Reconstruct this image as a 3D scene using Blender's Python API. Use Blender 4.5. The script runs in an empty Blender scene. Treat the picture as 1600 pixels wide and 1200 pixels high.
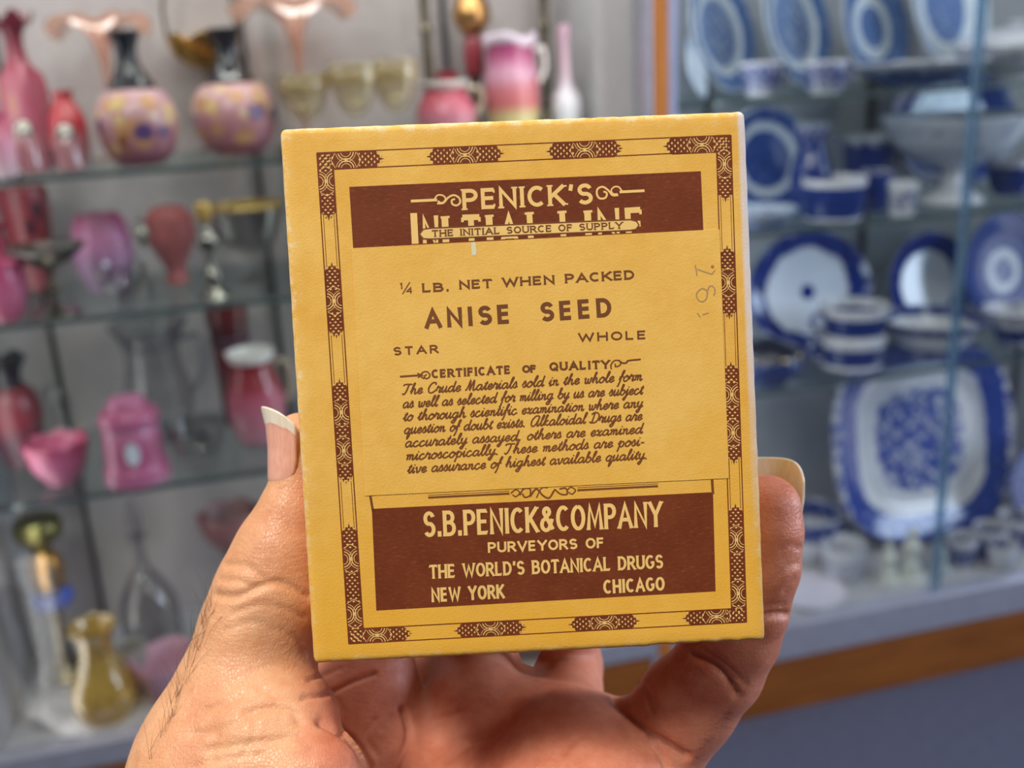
import bpy, bmesh, math, random
import numpy as np
from mathutils import Vector, Matrix
from mathutils.bvhtree import BVHTree

SC = bpy.context.scene
COL = SC.collection
random.seed(7)
PI = math.pi
R_ = math.radians

# ------------------------------------------------------------------ camera
FPX = 1600.0
YAW, PITCH, ROLL = R_(13.92), R_(17.50), R_(3.11)
CAM = Vector((0.0, 0.0, 1.362))
FW = Vector((math.sin(YAW) * math.cos(PITCH), math.cos(YAW) * math.cos(PITCH), -math.sin(PITCH)))
_r = FW.cross(Vector((0, 0, 1))).normalized()
_u = _r.cross(FW)
RT = _r * math.cos(ROLL) - _u * math.sin(ROLL)
UP = _u * math.cos(ROLL) + _r * math.sin(ROLL)
cd = bpy.data.cameras.new('camera')
cam = bpy.data.objects.new('camera', cd)
COL.objects.link(cam)
cam.matrix_world = Matrix(((RT.x, UP.x, -FW.x, CAM.x), (RT.y, UP.y, -FW.y, CAM.y), (RT.z, UP.z, -FW.z, CAM.z), (0, 0, 0, 1)))
cd.sensor_width = 36
cd.lens = 36
cd.clip_start = 0.01
cd.dof.use_dof = True
cd.dof.focus_distance = 0.180
cd.dof.aperture_fstop = 15.5
SC.camera = cam

# ------------------------------------------------------------------ world, lights, exposure
SC.view_settings.view_transform = 'Standard'
SC.view_settings.look = 'None'
SC.view_settings.gamma = 1
SC.view_settings.use_curve_mapping = False
SC.view_settings.exposure = 0.0
w = bpy.data.worlds.new('world')
SC.world = w
w.use_nodes = True
w.node_tree.nodes['Background'].inputs[0].default_value = (0.80, 0.84, 1.0, 1)
w.node_tree.nodes['Background'].inputs[1].default_value = 0.085


def area(name, loc, target, sx, sy, power, color):
    l = bpy.data.lights.new(name, 'AREA')
    l.shape = 'RECTANGLE'
    l.size, l.size_y = sx, sy
    l.energy = power
    l.color = color
    o = bpy.data.objects.new(name, l)
    COL.objects.link(o)
    o.location = loc
    o.rotation_euler = (Vector(target) - Vector(loc)).to_track_quat('-Z', 'Y').to_euler()
    return o


area('ceiling_lamp_light', (-0.75, -0.30, 2.55), (0.0, 0.2, 1.3), 0.35, 0.35, 31, (1.0, 0.93, 0.82))
area('front_right_fill_light', (1.1, -1.0, 2.4), (0.1, 0.2, 1.25), 0.4, 0.4, 11, (1.0, 0.94, 0.90))  # fill added at the front right to brighten the little finger
area('ceiling_panel_light', (0.45, 0.70, 2.65), (0.5, 1.95, 0.6), 2.0, 0.5, 27, (1.0, 0.93, 0.86))
area('window_light', (3.4, 0.10, 1.6), (0.0, 0.2, 1.3), 0.9, 1.3, 78, (0.72, 0.80, 1.0))
area('left_cabinet_top_light', (0.06, 1.86, 1.80), (0.06, 1.95, 0.9), 1.1, 0.06, 4.2, (1.0, 0.97, 0.92))
area('left_cabinet_shelf_fill_a', (0.61, 1.79, 0.95), (0.1, 2.2, 0.95), 0.14, 1.4, 2.2, (1.0, 0.95, 0.92))  # unseen strips added in both front corners to brighten the lower shelves
area('left_cabinet_shelf_fill_b', (-0.475, 1.79, 0.95), (0.0, 2.2, 0.95), 0.14, 1.4, 2.0, (1.0, 0.95, 0.92))
area('right_cabinet_top_light', (1.36, 1.86, 1.80), (1.36, 1.95, 0.9), 1.1, 0.06, 2.0, (0.86, 0.92, 1.0))
area('right_cabinet_shelf_fill_a', (0.805, 1.79, 0.95), (1.3, 2.2, 0.95), 0.14, 1.4, 2.3, (0.96, 0.95, 1.0))  # the china cabinet gets the same added, unseen fill strips
area('right_cabinet_shelf_fill_b', (1.885, 1.79, 0.95), (1.4, 2.2, 0.95), 0.14, 1.4, 1.4, (0.96, 0.95, 1.0))


# ------------------------------------------------------------------ pixel helpers (1600 x 1200 photograph frame)
def ray(px, py):
    return FW + RT * ((px - 800) / FPX) + UP * ((600 - py) / FPX)


def at_y(px, py, y):
    d = ray(px, py)
    return CAM + d * ((y - CAM.y) / d.y)


def at_z(px, py, z):
    d = ray(px, py)
    return CAM + d * ((z - CAM.z) / d.z)


def cs(px, py, d):            # camera space in millimetres
    return np.array([(px - 800) / FPX * d, (600 - py) / FPX * d, -d])


def cam2world(v):             # mm camera space -> world metres
    return CAM + RT * (v[0] / 1000) + UP * (v[1] / 1000) - FW * (v[2] / 1000)


# ------------------------------------------------------------------ object helpers
def tag(o, label=None, cat=None, group=None, kind=None):
    if label: o['label'] = label
    if cat: o['category'] = cat
    if group: o['group'] = group
    if kind: o['kind'] = kind
    return o


def mesh_obj(name, verts, faces, mats, parent=None, smooth=True, fm=None, loc=None):
    me = bpy.data.meshes.new(name)
    me.from_pydata([tuple(v) for v in verts], [], faces)
    for m in (mats if isinstance(mats, (list, tuple)) else [mats]):
        me.materials.append(m)
    if fm is not None:
        me.polygons.foreach_set('material_index', fm)
    me.polygons.foreach_set('use_smooth', [smooth] * len(me.polygons))
    me.update()
    o = bpy.data.objects.new(name, me)
    COL.objects.link(o)
    if parent: o.parent = parent
    if loc is not None: o.location = loc
    return o


def bm_obj(name, bm, mats, parent=None, smooth=False, loc=None):
    me = bpy.data.meshes.new(name)
    bm.normal_update()
    bm.to_mesh(me)
    bm.free()
    for m in (mats if isinstance(mats, (list, tuple)) else [mats]):
        me.materials.append(m)
    me.polygons.foreach_set('use_smooth', [smooth] * len(me.polygons))
    o = bpy.data.objects.new(name, me)
    COL.objects.link(o)
    if parent: o.parent = parent
    if loc is not None: o.location = loc
    return o


def empty(name, loc, rot=(0, 0, 0)):
    o = bpy.data.objects.new(name, None)
    o.empty_display_size = 0.02
    COL.objects.link(o)
    o.location = loc
    o.rotation_euler = rot
    return o


def box(bm, c, s, bevel=0.0):
    r = bmesh.ops.create_cube(bm, size=1)
    for v in r['verts']:
        v.co = Vector((v.co.x * s[0] + c[0], v.co.y * s[1] + c[1], v.co.z * s[2] + c[2]))
    if bevel:
        es = list({e for v in r['verts'] for e in v.link_edges})
        bmesh.ops.bevel(bm, geom=es, offset=bevel, segments=2, affect='EDGES', profile=0.5)


def boxobj(name, c, s, m, parent=None, bevel=0.0, rel=(0, 0, 0)):
    bm = bmesh.new()
    box(bm, (c[0] - rel[0], c[1] - rel[1], c[2] - rel[2]), s, bevel)
    return bm_obj(name, bm, m, parent)


def catmull(pts, n=6, closed=False):
    P = [np.array(p, float) for p in pts]
    if len(P) < 3: return P
    out = []
    N = len(P)
    rng = range(N) if closed else range(N - 1)
    for i in rng:
        p1, p2 = P[i], P[(i + 1) % N]
        p0 = P[(i - 1) % N] if (closed or i > 0) else 2 * p1 - p2
        p3 = P[(i + 2) % N] if (closed or i + 2 < N) else 2 * p2 - p1
        for k in range(n):
            t = k / n
            out.append(0.5 * (2 * p1 + (p2 - p0) * t + (2 * p0 - 5 * p1 + 4 * p2 - p3) * t * t + (3 * p1 - p0 - 3 * p2 + p3) * t ** 3))
    if not closed: out.append(P[-1])
    return out


def lathe(name, prof, R, H, m, parent=None, seg=40, sm=5, ruffle=None, loc=None, sq=None):
    """revolve a profile of (r, z) fractions; ruffle = (count, amplitude, from_z, droop)"""
    pr = catmull(prof, sm) if sm else [np.array(p, float) for p in prof]
    V, F = [], []
    for r, z in pr:
        r = max(r, 0.0)
        for k in range(seg):
            a = 2 * PI * k / seg
            rr, zz = r * R, z * H
            if sq:
                c, s = abs(math.cos(a)), abs(math.sin(a))
                rr *= 1.0 / ((c ** sq + s ** sq) ** (1.0 / sq))
            if ruffle:
                n, amp, z0, droop = ruffle
                wgt = max(0.0, (r - z0) / max(1e-6, 1 - z0))
                wv = math.cos(n * a)
                rr *= 1 + amp * 0.35 * wv * wgt
                zz += H * (amp * wv * wgt - droop * wgt * wgt)
            V.append((rr * math.cos(a), rr * math.sin(a), zz))
    n = len(pr)
    for i in range(n - 1):
        for k in range(seg):
            k2 = (k + 1) % seg
            F.append((i * seg + k, i * seg + k2, (i + 1) * seg + k2, (i + 1) * seg + k))
    if pr[0][0] > 0.001: F.append(tuple(reversed(range(seg))))
    return mesh_obj(name, V, F, m, parent, True, None, loc)


def tube_vf(pts, rad, seg=8):
    P = [Vector(p) for p in pts]
    V, F = [], []
    nrm = None
    for i, p in enumerate(P):
        t = (P[min(i + 1, len(P) - 1)] - P[max(i - 1, 0)]).normalized()
        if nrm is None:
            nrm = t.orthogonal().normalized()
        nrm = (nrm - t * nrm.dot(t)).normalized()
        b = t.cross(nrm)
        r = rad[i] if isinstance(rad, (list, tuple)) else rad
        for k in range(seg):
            a = 2 * PI * k / seg
            V.append(p + nrm * (r * math.cos(a)) + b * (r * math.sin(a)))
    for i in range(len(P) - 1):
        for k in range(seg):
            k2 = (k + 1) % seg
            F.append((i * seg + k, i * seg + k2, (i + 1) * seg + k2, (i + 1) * seg + k))
    F.append(tuple(reversed(range(seg))))
    F.append(tuple(range((len(P) - 1) * seg, len(P) * seg)))
    return V, F


def tube(name, pts, rad, m, parent=None, seg=8, sm=5, loc=None):
    pp = catmull(pts, sm) if sm else pts
    if isinstance(rad, (list, tuple)):
        rad = [float(np.interp(i / (len(pp) - 1), np.linspace(0, 1, len(rad)), rad)) for i in range(len(pp))]
    V, F = tube_vf(pp, rad, seg)
    return mesh_obj(name, V, F, m, parent, True, None, loc)


# ------------------------------------------------------------------ material helpers
def lin(c):
    return tuple((x / 255 / 12.92 if x / 255 <= 0.04045 else ((x / 255 + 0.055) / 1.055) ** 2.4) for x in c)


def c4(c):
    return (*lin(c), 1)


class NT:
    def __init__(self, name):
        self.m = bpy.data.materials.new(name)
        self.m.use_nodes = True
        self.t = self.m.node_tree
        self.bsdf = self.t.nodes['Principled BSDF']
        self.out = self.t.nodes['Material Output']

    def n(self, typ, **kw):
        nd = self.t.nodes.new(typ)
        for k, v in kw.items():
            if k.startswith('i_'):
                key = k[2:]
                nd.inputs[int(key) if key.isdigit() else key].default_value = v
            else:
                setattr(nd, k, v)
        return nd

    def l(self, a, b):
        self.t.links.new(a, b)

    def ramp(self, src, stops, interp='LINEAR'):
        r = self.n('ShaderNodeValToRGB')
        r.color_ramp.interpolation = interp
        e = r.color_ramp.elements
        while len(e) < len(stops): e.new(0.5)
        while len(e) > len(stops): e.remove(e[-1])
        for i, (p, c) in enumerate(stops):
            e[i].position = p
            e[i].color = c if len(c) == 4 else c4(c)
        self.l(src, r.inputs[0])
        return r.outputs[0]

    def noise(self, coord, scale, detail=3, rough=0.5):
        nd = self.n('ShaderNodeTexNoise', i_Scale=scale, i_Detail=detail, i_Roughness=rough)
        if coord is not None: self.l(coord, nd.inputs['Vector'])
        return nd.outputs[0]

    def math(self, op, a, b=None, clamp=False):
        nd = self.n('ShaderNodeMath', operation=op, use_clamp=clamp)
        for i, x in enumerate((a, b)):
            if x is None: continue
            if isinstance(x, (int, float)): nd.inputs[i].default_value = x
            else: self.l(x, nd.inputs[i])
        return nd.outputs[0]

    def mix(self, fac, a, b):
        nd = self.n('ShaderNodeMix', data_type='RGBA')
        for s, x in ((nd.inputs[0], fac), (nd.inputs[6], a), (nd.inputs[7], b)):
            if isinstance(x, (int, float)): s.default_value = x
            elif isinstance(x, tuple): s.default_value = x if len(x) == 4 else c4(x)
            else: self.l(x, s)
        return nd.outputs[2]

    def coord(self, which='Object'):
        return self.n('ShaderNodeTexCoord').outputs[which]

    def sep(self, v):
        nd = self.n('ShaderNodeSeparateXYZ')
        self.l(v, nd.inputs[0])
        return nd.outputs

    def bump(self, h, strength=0.3, dist=0.001):
        nd = self.n('ShaderNodeBump', i_Strength=strength, i_Distance=dist)
        self.l(h, nd.inputs['Height'])
        self.l(nd.outputs[0], self.bsdf.inputs['Normal'])

    def set(self, **kw):
        for k, v in kw.items():
            self.bsdf.inputs[k.replace('_', ' ')].default_value = v


_plain = {}


def plain(col, rough=0.5, metal=0.0, noise=0.08, name=None, coat=0.0):
    key = (col, rough, metal, coat)
    if key in _plain: return _plain[key]
    M = NT(name or 'surface')
    M.set(Roughness=rough, Metallic=metal, Coat_Weight=coat)
    n = M.noise(M.coord(), 30)
    d = tuple(max(0, x * (1 - noise)) for x in col)
    u = tuple(min(255, x * (1 + noise * 0.6)) for x in col)
    M.l(M.ramp(n, [(0.3, d), (0.7, u)]), M.bsdf.inputs['Base Color'])
    _plain[key] = M.m
    return M.m


def tone(c):
    y = .3 * c[0] + .55 * c[1] + .15 * c[2]
    return tuple((y + (v - y) * .84) * .92 for v in c)


def grad(stops, rough=0.35, axis=2, spots=(), coat=0.0, name='graded', alpha=1.0):
    """colour changing along the height of the thing, with painted spots (colour, scale, size, zlo, zhi)"""
    M = NT(name)
    stops = [(p, tone(c)) for p, c in stops]
    spots = [(tone(s[0]), *s[1:]) for s in spots]
    g = M.coord('Generated')
    z = M.sep(g)[axis]
    col = M.ramp(z, stops)
    for (sc, scale, size, lo, hi) in spots:
        vo = M.n('ShaderNodeTexVoronoi', i_Scale=scale)
        mp = M.n('ShaderNodeMapping')
        mp.inputs['Location'].default_value = (random.random() * 5, random.random() * 5, random.random() * 5)
        M.l(g, mp.inputs[0])
        M.l(mp.outputs[0], vo.inputs['Vector'])
        f = M.ramp(vo.outputs['Distance'], [(size * 0.7, (255, 255, 255)), (size, (0, 0, 0))])
        band = M.ramp(z, [(max(0, lo - .05), (0, 0, 0)), (lo, (255, 255, 255)), (hi, (255, 255, 255)), (min(1, hi + .05), (0, 0, 0))])
        f = M.math('MULTIPLY', f, band)
        col = M.mix(f, col, sc)
    M.l(col, M.bsdf.inputs['Base Color'])
    M.set(Roughness=rough, Coat_Weight=coat)
    if alpha < 1: M.set(Alpha=alpha)
    return M.m


def glass(tint=(235, 240, 240), refl=0.55, rough=0.03, base=0.06, body=0.0, bodycol=(200, 200, 200), name='clear_glass'):
    """thin clear glass: transparent body, fresnel-like reflection, an optional coloured body"""
    M = NT(name)
    tr = M.n('ShaderNodeBsdfTransparent')
    n = M.noise(M.coord(), 8)
    M.l(M.ramp(n, [(0.2, tint), (0.8, tuple(min(255, x + 6) for x in tint))]), tr.inputs[0])
    gl = M.n('ShaderNodeBsdfGlossy', i_Roughness=rough)
    lw = M.n('ShaderNodeLayerWeight', i_Blend=0.35)
    f = M.math('ADD', M.math('MULTIPLY', lw.outputs['Facing'], refl), base, True)
    cur = tr.outputs[0]
    if body:
        M.set(Roughness=0.3)
        M.bsdf.inputs['Base Color'].default_value = c4(bodycol)
        mx0 = M.n('ShaderNodeMixShader', i_0=body)
        M.l(cur, mx0.inputs[1])
        M.l(M.bsdf.outputs[0], mx0.inputs[2])
        cur = mx0.outputs[0]
    mx = M.n('ShaderNodeMixShader')
    M.l(f, mx.inputs[0])
    M.l(cur, mx.inputs[1])
    M.l(gl.outputs[0], mx.inputs[2])
    M.l(mx.outputs[0], M.out.inputs[0])
    return M.m


def china(stops, R, mode='radial', scale=60, amp=0.6, white=(190, 191, 198), blue=(28, 54, 126), dark=(12, 23, 74), squash=1.0, name='blue_and_white_china', gran=1.0):
    """blue transfer print on white: stops give how blue each radius / height is"""
    M = NT(name)
    if mode == 'radial':
        s = M.sep(M.coord('Object'))
        xx = M.math('POWER', M.math('ABSOLUTE', M.math('DIVIDE', s[0], R)), squash * 2)
        yy = M.math('POWER', M.math('ABSOLUTE', M.math('DIVIDE', s[1], R)), squash * 2)
        r = M.math('POWER', M.math('ADD', xx, yy), 0.5 / squash)
    else:
        r = M.sep(M.coord('Generated'))[2]
    p = M.ramp(r, [(a, (0, 0, 0, 1) if b == 0 else (b, b, b, 1)) for a, b in stops])
    n1 = M.noise(M.coord('Object'), scale, 4, 0.6)
    n2 = M.noise(M.coord('Object'), scale * 2.3, 3)
    v = M.math('ADD', p, M.math('MULTIPLY', M.math('SUBTRACT', n1, 0.5), amp * 2.0))
    # keep pure white fields white: scale by p
    f = M.math('MULTIPLY', M.math('SUBTRACT', v, 0.35), 3.0, True)
    f = M.math('MULTIPLY', f, M.math('MULTIPLY', p, 4.0, True))
    bl = M.ramp(n2, [(0.35, dark), (0.6, blue)])
    col = M.mix(f, white, bl)
    M.l(col, M.bsdf.inputs['Base Color'])
    M.set(Roughness=0.13)
    M.bsdf.inputs['Specular IOR Level'].default_value = .4
    return M.m


def metal(col=(190, 185, 175), rough=0.22):
    return plain(col, rough, 1.0, 0.15, 'polished_metal')


SILVER = metal((150, 146, 138), 0.18)
TARN = metal((120, 112, 92), 0.25)
BRASS = metal((190, 150, 70), 0.25)
GILT = plain((196, 160, 90), 0.3, 0.6, 0.1, 'gilding')
BLACKG = plain((22, 24, 30), 0.18, 0, 0.1, 'black_glass', 0.3)
CLEAR = glass((250, 250, 249), 0.18, 0.05, 0.03)
FROST = glass((224, 224, 226), 0.2, 0.25, 0.04, 0.10, (170, 172, 178), 'etched_glass')
# ------------------------------------------------------------------ the setting: carpet, wall behind, display cabinets
D = 1.75                     # plane of the shelf fronts
BACK = D + 0.40
LX0, LX1 = -0.535, 0.672     # left cabinet, inside faces
RX0, RX1 = 0.742, 1.950      # right cabinet
ZTOP = 1.86

M = NT('carpet')
co = M.coord()
n1, n2 = M.noise(co, 420, 2), M.noise(co, 45, 4)
M.l(M.mix(0.35, M.ramp(n1, [(0.3, (52, 55, 74)), (0.7, (92, 97, 122))]), M.ramp(n2, [(0.3, (56, 59, 80)), (0.7, (80, 85, 110))])), M.bsdf.inputs['Base Color'])
M.set(Roughness=0.95)
M.bump(n1, 0.6, 0.004)
CARPET = M.m


def wood(a, b, axis=0, name='wood'):
    M = NT(name)
    mp = M.n('ShaderNodeMapping')
    s = [18, 18, 18]
    s[axis] = 1.2
    mp.inputs['Scale'].default_value = s
    M.l(M.coord(), mp.inputs[0])
    n = M.noise(mp.outputs[0], 6, 5, 0.6)
    M.l(M.ramp(n, [(0.3, a), (0.7, b)]), M.bsdf.inputs['Base Color'])
    M.set(Roughness=0.42)
    return M.m


WOODX = wood((108, 60, 18), (138, 82, 28), 0)
WOODZ = wood((150, 90, 32), (182, 118, 48), 2)
WHITE_PANEL = plain((176, 174, 178), 0.6, 0, 0.03, 'white_laminate')
BACK_PANEL = plain((160, 151, 151), 0.65, 0, 0.03, 'grey_laminate')
BACK_PANEL_R = plain((140, 144, 152), 0.65, 0, 0.03, 'grey_laminate_cool')
ALU = plain((168, 172, 188), 0.35, 0.5, 0.04, 'aluminium')
DARKSLOT = plain((62, 60, 62), 0.5, 0.4, 0.05, 'dark_steel')
WALLM = plain((170, 168, 165), 0.8, 0, 0.03, 'painted_wall')

bm = bmesh.new(); box(bm, (0.8, 0.8, -0.05), (7, 6, 0.1))
tag(bm_obj('floor', bm, CARPET), 'blue grey speckled carpet floor', kind='structure')
bm = bmesh.new(); box(bm, (0.8, BACK + 0.16, 1.3), (7, 0.1, 2.8))
tag(bm_obj('wall_back', bm, WALLM), 'plain wall behind the display cabinets', kind='structure')

PANE = glass((246, 249, 249), 0.20, 0.02, 0.035, name='door_glass')
SHELF = glass((240, 247, 246), 0.14, 0.03, 0.02, name='shelf_glass')
EDGE = plain((70, 82, 82), 0.15, 0, 0.08, 'green_glass_edge', 0.3)
DOOREDGE = glass((150, 200, 225), 0.5, 0.1, 0.08, 0.28, (140, 180, 205), 'door_glass_edge')


def cabinet(x0, x1, zdeck, zrail, label, back, mid_door):
    xm = (x0 + x1) / 2
    t = empty('display_cabinet', (xm, D, 0))
    tag(t, label, 'cabinet', 'glass fronted display cabinets')
    rel = (xm, D, 0)
    B = lambda n, c, s, m, bev=0.0: boxobj(n, c, s, m, t, bev, rel)
    yc = (D + BACK) / 2
    B('back_panel', (xm, BACK + 0.008, (zdeck + ZTOP) / 2), (x1 - x0 + .03, .016, ZTOP - zdeck), back)
    B('side_panel', (x0 - 0.009, yc, (zdeck + ZTOP) / 2), (.018, BACK - D + .04, ZTOP - zdeck), WHITE_PANEL)
    B('side_panel', (x1 + 0.009, yc, (zdeck + ZTOP) / 2), (.018, BACK - D + .04, ZTOP - zdeck), WHITE_PANEL)
    B('deck', (xm, yc, zdeck - .01), (x1 - x0, BACK - D + .06, .02), WHITE_PANEL)
    B('top_panel', (xm, yc, ZTOP + .01), (x1 - x0 + .03, BACK - D + .04, .02), WHITE_PANEL)
    B('plinth', (xm, yc - .02, (zrail) / 2), (x1 - x0 + .07, BACK - D + .08, zrail), WOODX, .004)
    B('bottom_rail', (xm, D - .045, (zrail + zdeck) / 2 + .004), (x1 - x0 + .03, .04, zdeck - zrail + .022), ALU, .003)
    # wall standards that carry the shelves
    for fx in (0.107, 0.472, 0.80) if x0 < 0 else (0.22, 0.555, 0.947):
        B('shelf_standard', (x0 + fx * (x1 - x0), BACK - .006, (zdeck + ZTOP) / 2), (.009, .012, ZTOP - zdeck), DARKSLOT)
    # two sliding panes
    for k, (a, b, yy) in enumerate(((x0, xm + .012, D - .036), (xm - .012, x1, D - .050))):
        d = B('sliding_door', ((a + b) / 2, yy, (zdeck + ZTOP) / 2 + .01), (b - a, .005, ZTOP - zdeck - .02), PANE)
        if mid_door:
            ex = b if k == 0 else a
            e = boxobj('glass_edge', (ex, yy, (zdeck + ZTOP) / 2 + .01), (.007, .006, ZTOP - zdeck - .02), DOOREDGE, d, 0, rel)
    return t


ZL = dict(s1=1.228, s2=1.000, s3=0.693, deck=0.236)
ZR = dict(a=1.272, b=1.028, c=0.708, deck=0.196)
cabinet(LX0, LX1, ZL['deck'], 0.210, 'display cabinet with pink and clear glassware, left of the wooden post', BACK_PANEL, False)
cabinet(RX0, RX1, ZR['deck'], 0.138, 'display cabinet with blue and white china, right of the wooden post', BACK_PANEL_R, True)
bm = bmesh.new(); box(bm, (0.707, D - .04, 1.0), (0.028, 0.05, 2.0), .003)
post = bm_obj('cabinet_post', bm, WOODZ)
tag(post, 'orange brown wooden upright between the two display cabinets', 'post')
for nm, xx in (('metal_strip', 0.7285), ('metal_strip', 0.6855)):
    boxobj(nm, (xx, D - .04, 1.0), (.014, .046, 2.0), plain((150, 158, 190), .4, .3, .03, 'pale_metal') if xx > .7 else ALU, post, .002)


def shelf(x0, x1, z, label, group):
    s = boxobj('glass_shelf', ((x0 + x1) / 2, (D + BACK) / 2, z - .004), (x1 - x0 - .004, BACK - D - .016, .008), SHELF)
    tag(s, label, 'shelf', group)
    boxobj('front_edge', ((x0 + x1) / 2, D + .004, z - .004), (x1 - x0 - .004, .0082, .0084), EDGE, s)
    return s


shelf(LX0, LX1, ZL['s1'], 'glass shelf under the two black necked pink vases', 'glass shelves of the left cabinet')
shelf(LX0, LX1, ZL['s2'], 'glass shelf carrying the silver compote, left cabinet', 'glass shelves of the left cabinet')
shelf(LX0, LX1, ZL['s3'], 'glass shelf carrying the pink jar with white label', 'glass shelves of the left cabinet')
shelf(RX0, RX1, ZR['a'], 'glass shelf under the row of tilted blue plates', 'glass shelves of the right cabinet')
shelf(RX0, RX1, ZR['b'], 'glass shelf under the white pedestal compote, right cabinet', 'glass shelves of the right cabinet')
shelf(RX0, RX1, ZR['c'], 'glass shelf under the stacked blue cups, above the big platter', 'glass shelves of the right cabinet')


def place(px, yb, yt, wpx, z, lim=(0.05, 0.33), back=None):
    """where a thing stands on the shelf at height z, its radius and height, read off the photograph"""
    if back is None:
        p = at_z(px, yb, z)
        y = min(max(p.y, D + lim[0]), D + lim[1])
    else:
        y = D + back
    # keep the rim behind the sliding glass
    for _ in range(2):
        rr = (at_y(px + wpx / 2, yt, y) - at_y(px - wpx / 2, yt, y)).length / 2
        y = max(y, D - .022 + rr * 1.04)
    # base centre at depth y along the pixel column through the middle of the thing
    pm = at_y(px, (yb + yt) / 2, y)
    top = at_y(px, yt, y)
    R = (at_y(px + wpx / 2, yt, y) - at_y(px - wpx / 2, yt, y)).length / 2
    return Vector((pm.x, y, z + 0.0005)), R, max(0.01, top.z - z)


# ------------------------------------------------------------------ left cabinet, top shelf
FLORAL = [((206, 180, 104), 5.5, .34, .25, .50), ((98, 60, 120), 6.5, .30, .18, .42), ((186, 120, 60), 5, .30, .08, .3), ((226, 190, 180), 7, .25, .3, .5)]


def black_neck_vase(px, yb, yt, wpx, label, lim):
    loc, R, H = place(px, yb, yt, wpx, ZL['s1'], lim)
    t = empty('vase', loc)
    tag(t, label, 'vase', 'pink vases with black necks')
    lathe('body', [(0, 0), (.5, 0), (.58, .012), (.84, .10), (1, .27), (.97, .42), (.78, .53), (.56, .575)], R, H,
          grad([(0, (140, 70, 88)), (.3, (176, 102, 118)), (.7, (198, 140, 146)), (1, (206, 156, 162))], .3, 2,
               [((204, 140, 84), 3.2, .42, .2, .9), ((222, 186, 110), 3.6, .40, .55, .92), ((92, 60, 120), 3.0, .44, .36, .74), ((150, 84, 40), 3.6, .26, .2, .5), ((226, 196, 160), 5, .3, .6, .95)], .1, 'painted_pink_glass'), t)
    lathe('neck', [(.56, .560), (.60, .575), (.58, .60), (.44, .66), (.29, .76), (.26, .84), (.31, .92), (.42, .985), (.42, 1.0), (.37, .99), (.24, .88), (.2, .7)], R, H, BLACKG, t)
    return t


black_neck_vase(208, 258, 48, 132, 'pink painted vase with black neck beside the small red vase', (.05, .2))
black_neck_vase(362, 240, 44, 136, 'pink painted vase with black neck in front of the brass basket', (.05, .2))

RED = (176, 34, 52)
loc, R, H = place(36, 262, 26, 84, ZL['s1'], back=.2)
t = lathe('vase', [(0, 0), (.72, 0), (.95, .12), (1, .3), (.9, .55), (.62, .66), (.42, .72), (.36, .84), (.5, .93), (.86, 1.0), (.8, .99), (.4, .9)], R, H,
          grad([(0, (196, 120, 140)), (.35, (178, 82, 106)), (.7, (160, 48, 72)), (.85, (112, 26, 44)), (1, (128, 30, 52))], .3, 2, [((180, 110, 80), 3, .3, .2, .5)], .1, 'shaded_red_glass'), ruffle=(5, .06, .6, 0))
t.location = loc
tag(t, 'tall dark red vase with ruffled mouth at far left of the top shelf', 'vase')

loc, R, H = place(107, 258, 142, 62, ZL['s1'], back=.15)
t = lathe('vase', [(0, 0), (.6, 0), (.9, .12), (1, .4), (.95, .62), (.62, .82), (.46, .9), (.54, 1.0), (.46, .99), (.36, .9)], R, H,
          grad([(0, (228, 190, 196)), (.3, (214, 120, 130)), (.55, (200, 44, 58)), (1, (190, 36, 46))], .25, 2, (), .2, 'red_to_pink_glass'))
t.location = loc
tag(t, 'small bright red vase fading to pink, left of the first black necked vase', 'vase')


def shaker(px, yb, yt, wpx, label):
    loc, R, H = place(px, yb, yt, wpx, ZL['s1'], (.035, .1))
    t = empty('sugar_shaker', loc)
    tag(t, label, 'shaker', 'silver topped shakers')
    lathe('body', [(0, 0), (.8, 0), (1, .1), (.9, .45), (.72, .68), (.62, .72)], R, H, glass((214, 176, 180), .4, .1, .06, .3, (216, 170, 176), 'pinkish_glass'), t)
    lathe('cap', [(.66, .70), (.7, .73), (.68, .8), (.5, .92), (.2, .99), (.01, 1)], R, H, SILVER, t)


shaker(42, 272, 186, 52, 'shaker with domed silver top in front of the tall dark red vase')
shaker(106, 268, 192, 50, 'shaker with flat silver top in front of the small bright red vase')

loc, R, H = place(2, 278, 176, 44, ZL['s1'], (.035, .1))
t = lathe('vase', [(0, 0), (.7, 0), (1, .25), (1, .55), (.7, .8), (.6, .9), (.7, 1), (.6, .99)], R, H, grad([(0, (232, 200, 212)), (.4, (226, 150, 176)), (1, (206, 40, 92))], .3, 2, (), .1, 'hot_pink_glass'))
t.location = loc
tag(t, 'hot pink squat vase cut by the left photo edge, top shelf', 'vase')

PEACH = glass((236, 214, 204), .25, .1, .03, .28, (220, 170, 148), 'peach_glass')


def trumpet(px, yb, yt, wpx, label, back):
    loc, R, H = place(px, yb, yt, wpx, ZL['s1'], back=back)
    t = empty('trumpet_vase', loc)
    tag(t, label, 'vase', 'peach trumpet vases')
    lathe('foot', [(0, 0), (.46, 0), (.46, .012), (.12, .035), (.06, .06)], R, H, PEACH, t)
    lathe('trumpet', [(.05, .055), (.05, .2), (.055, .45), (.10, .65), (.24, .82), (.5, .93), (.8, .99), (1, 1.0)], R, H, PEACH, t, seg=64, ruffle=(6, .05, .35, .16))


trumpet(168, 240, 8, 168, 'peach trumpet vase with drooping ruffled rim behind the first black necked vase', .26)
trumpet(468, 236, -20, 200, 'peach trumpet vase with tall stem and wide rim behind the gilt goblets', .26)

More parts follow.
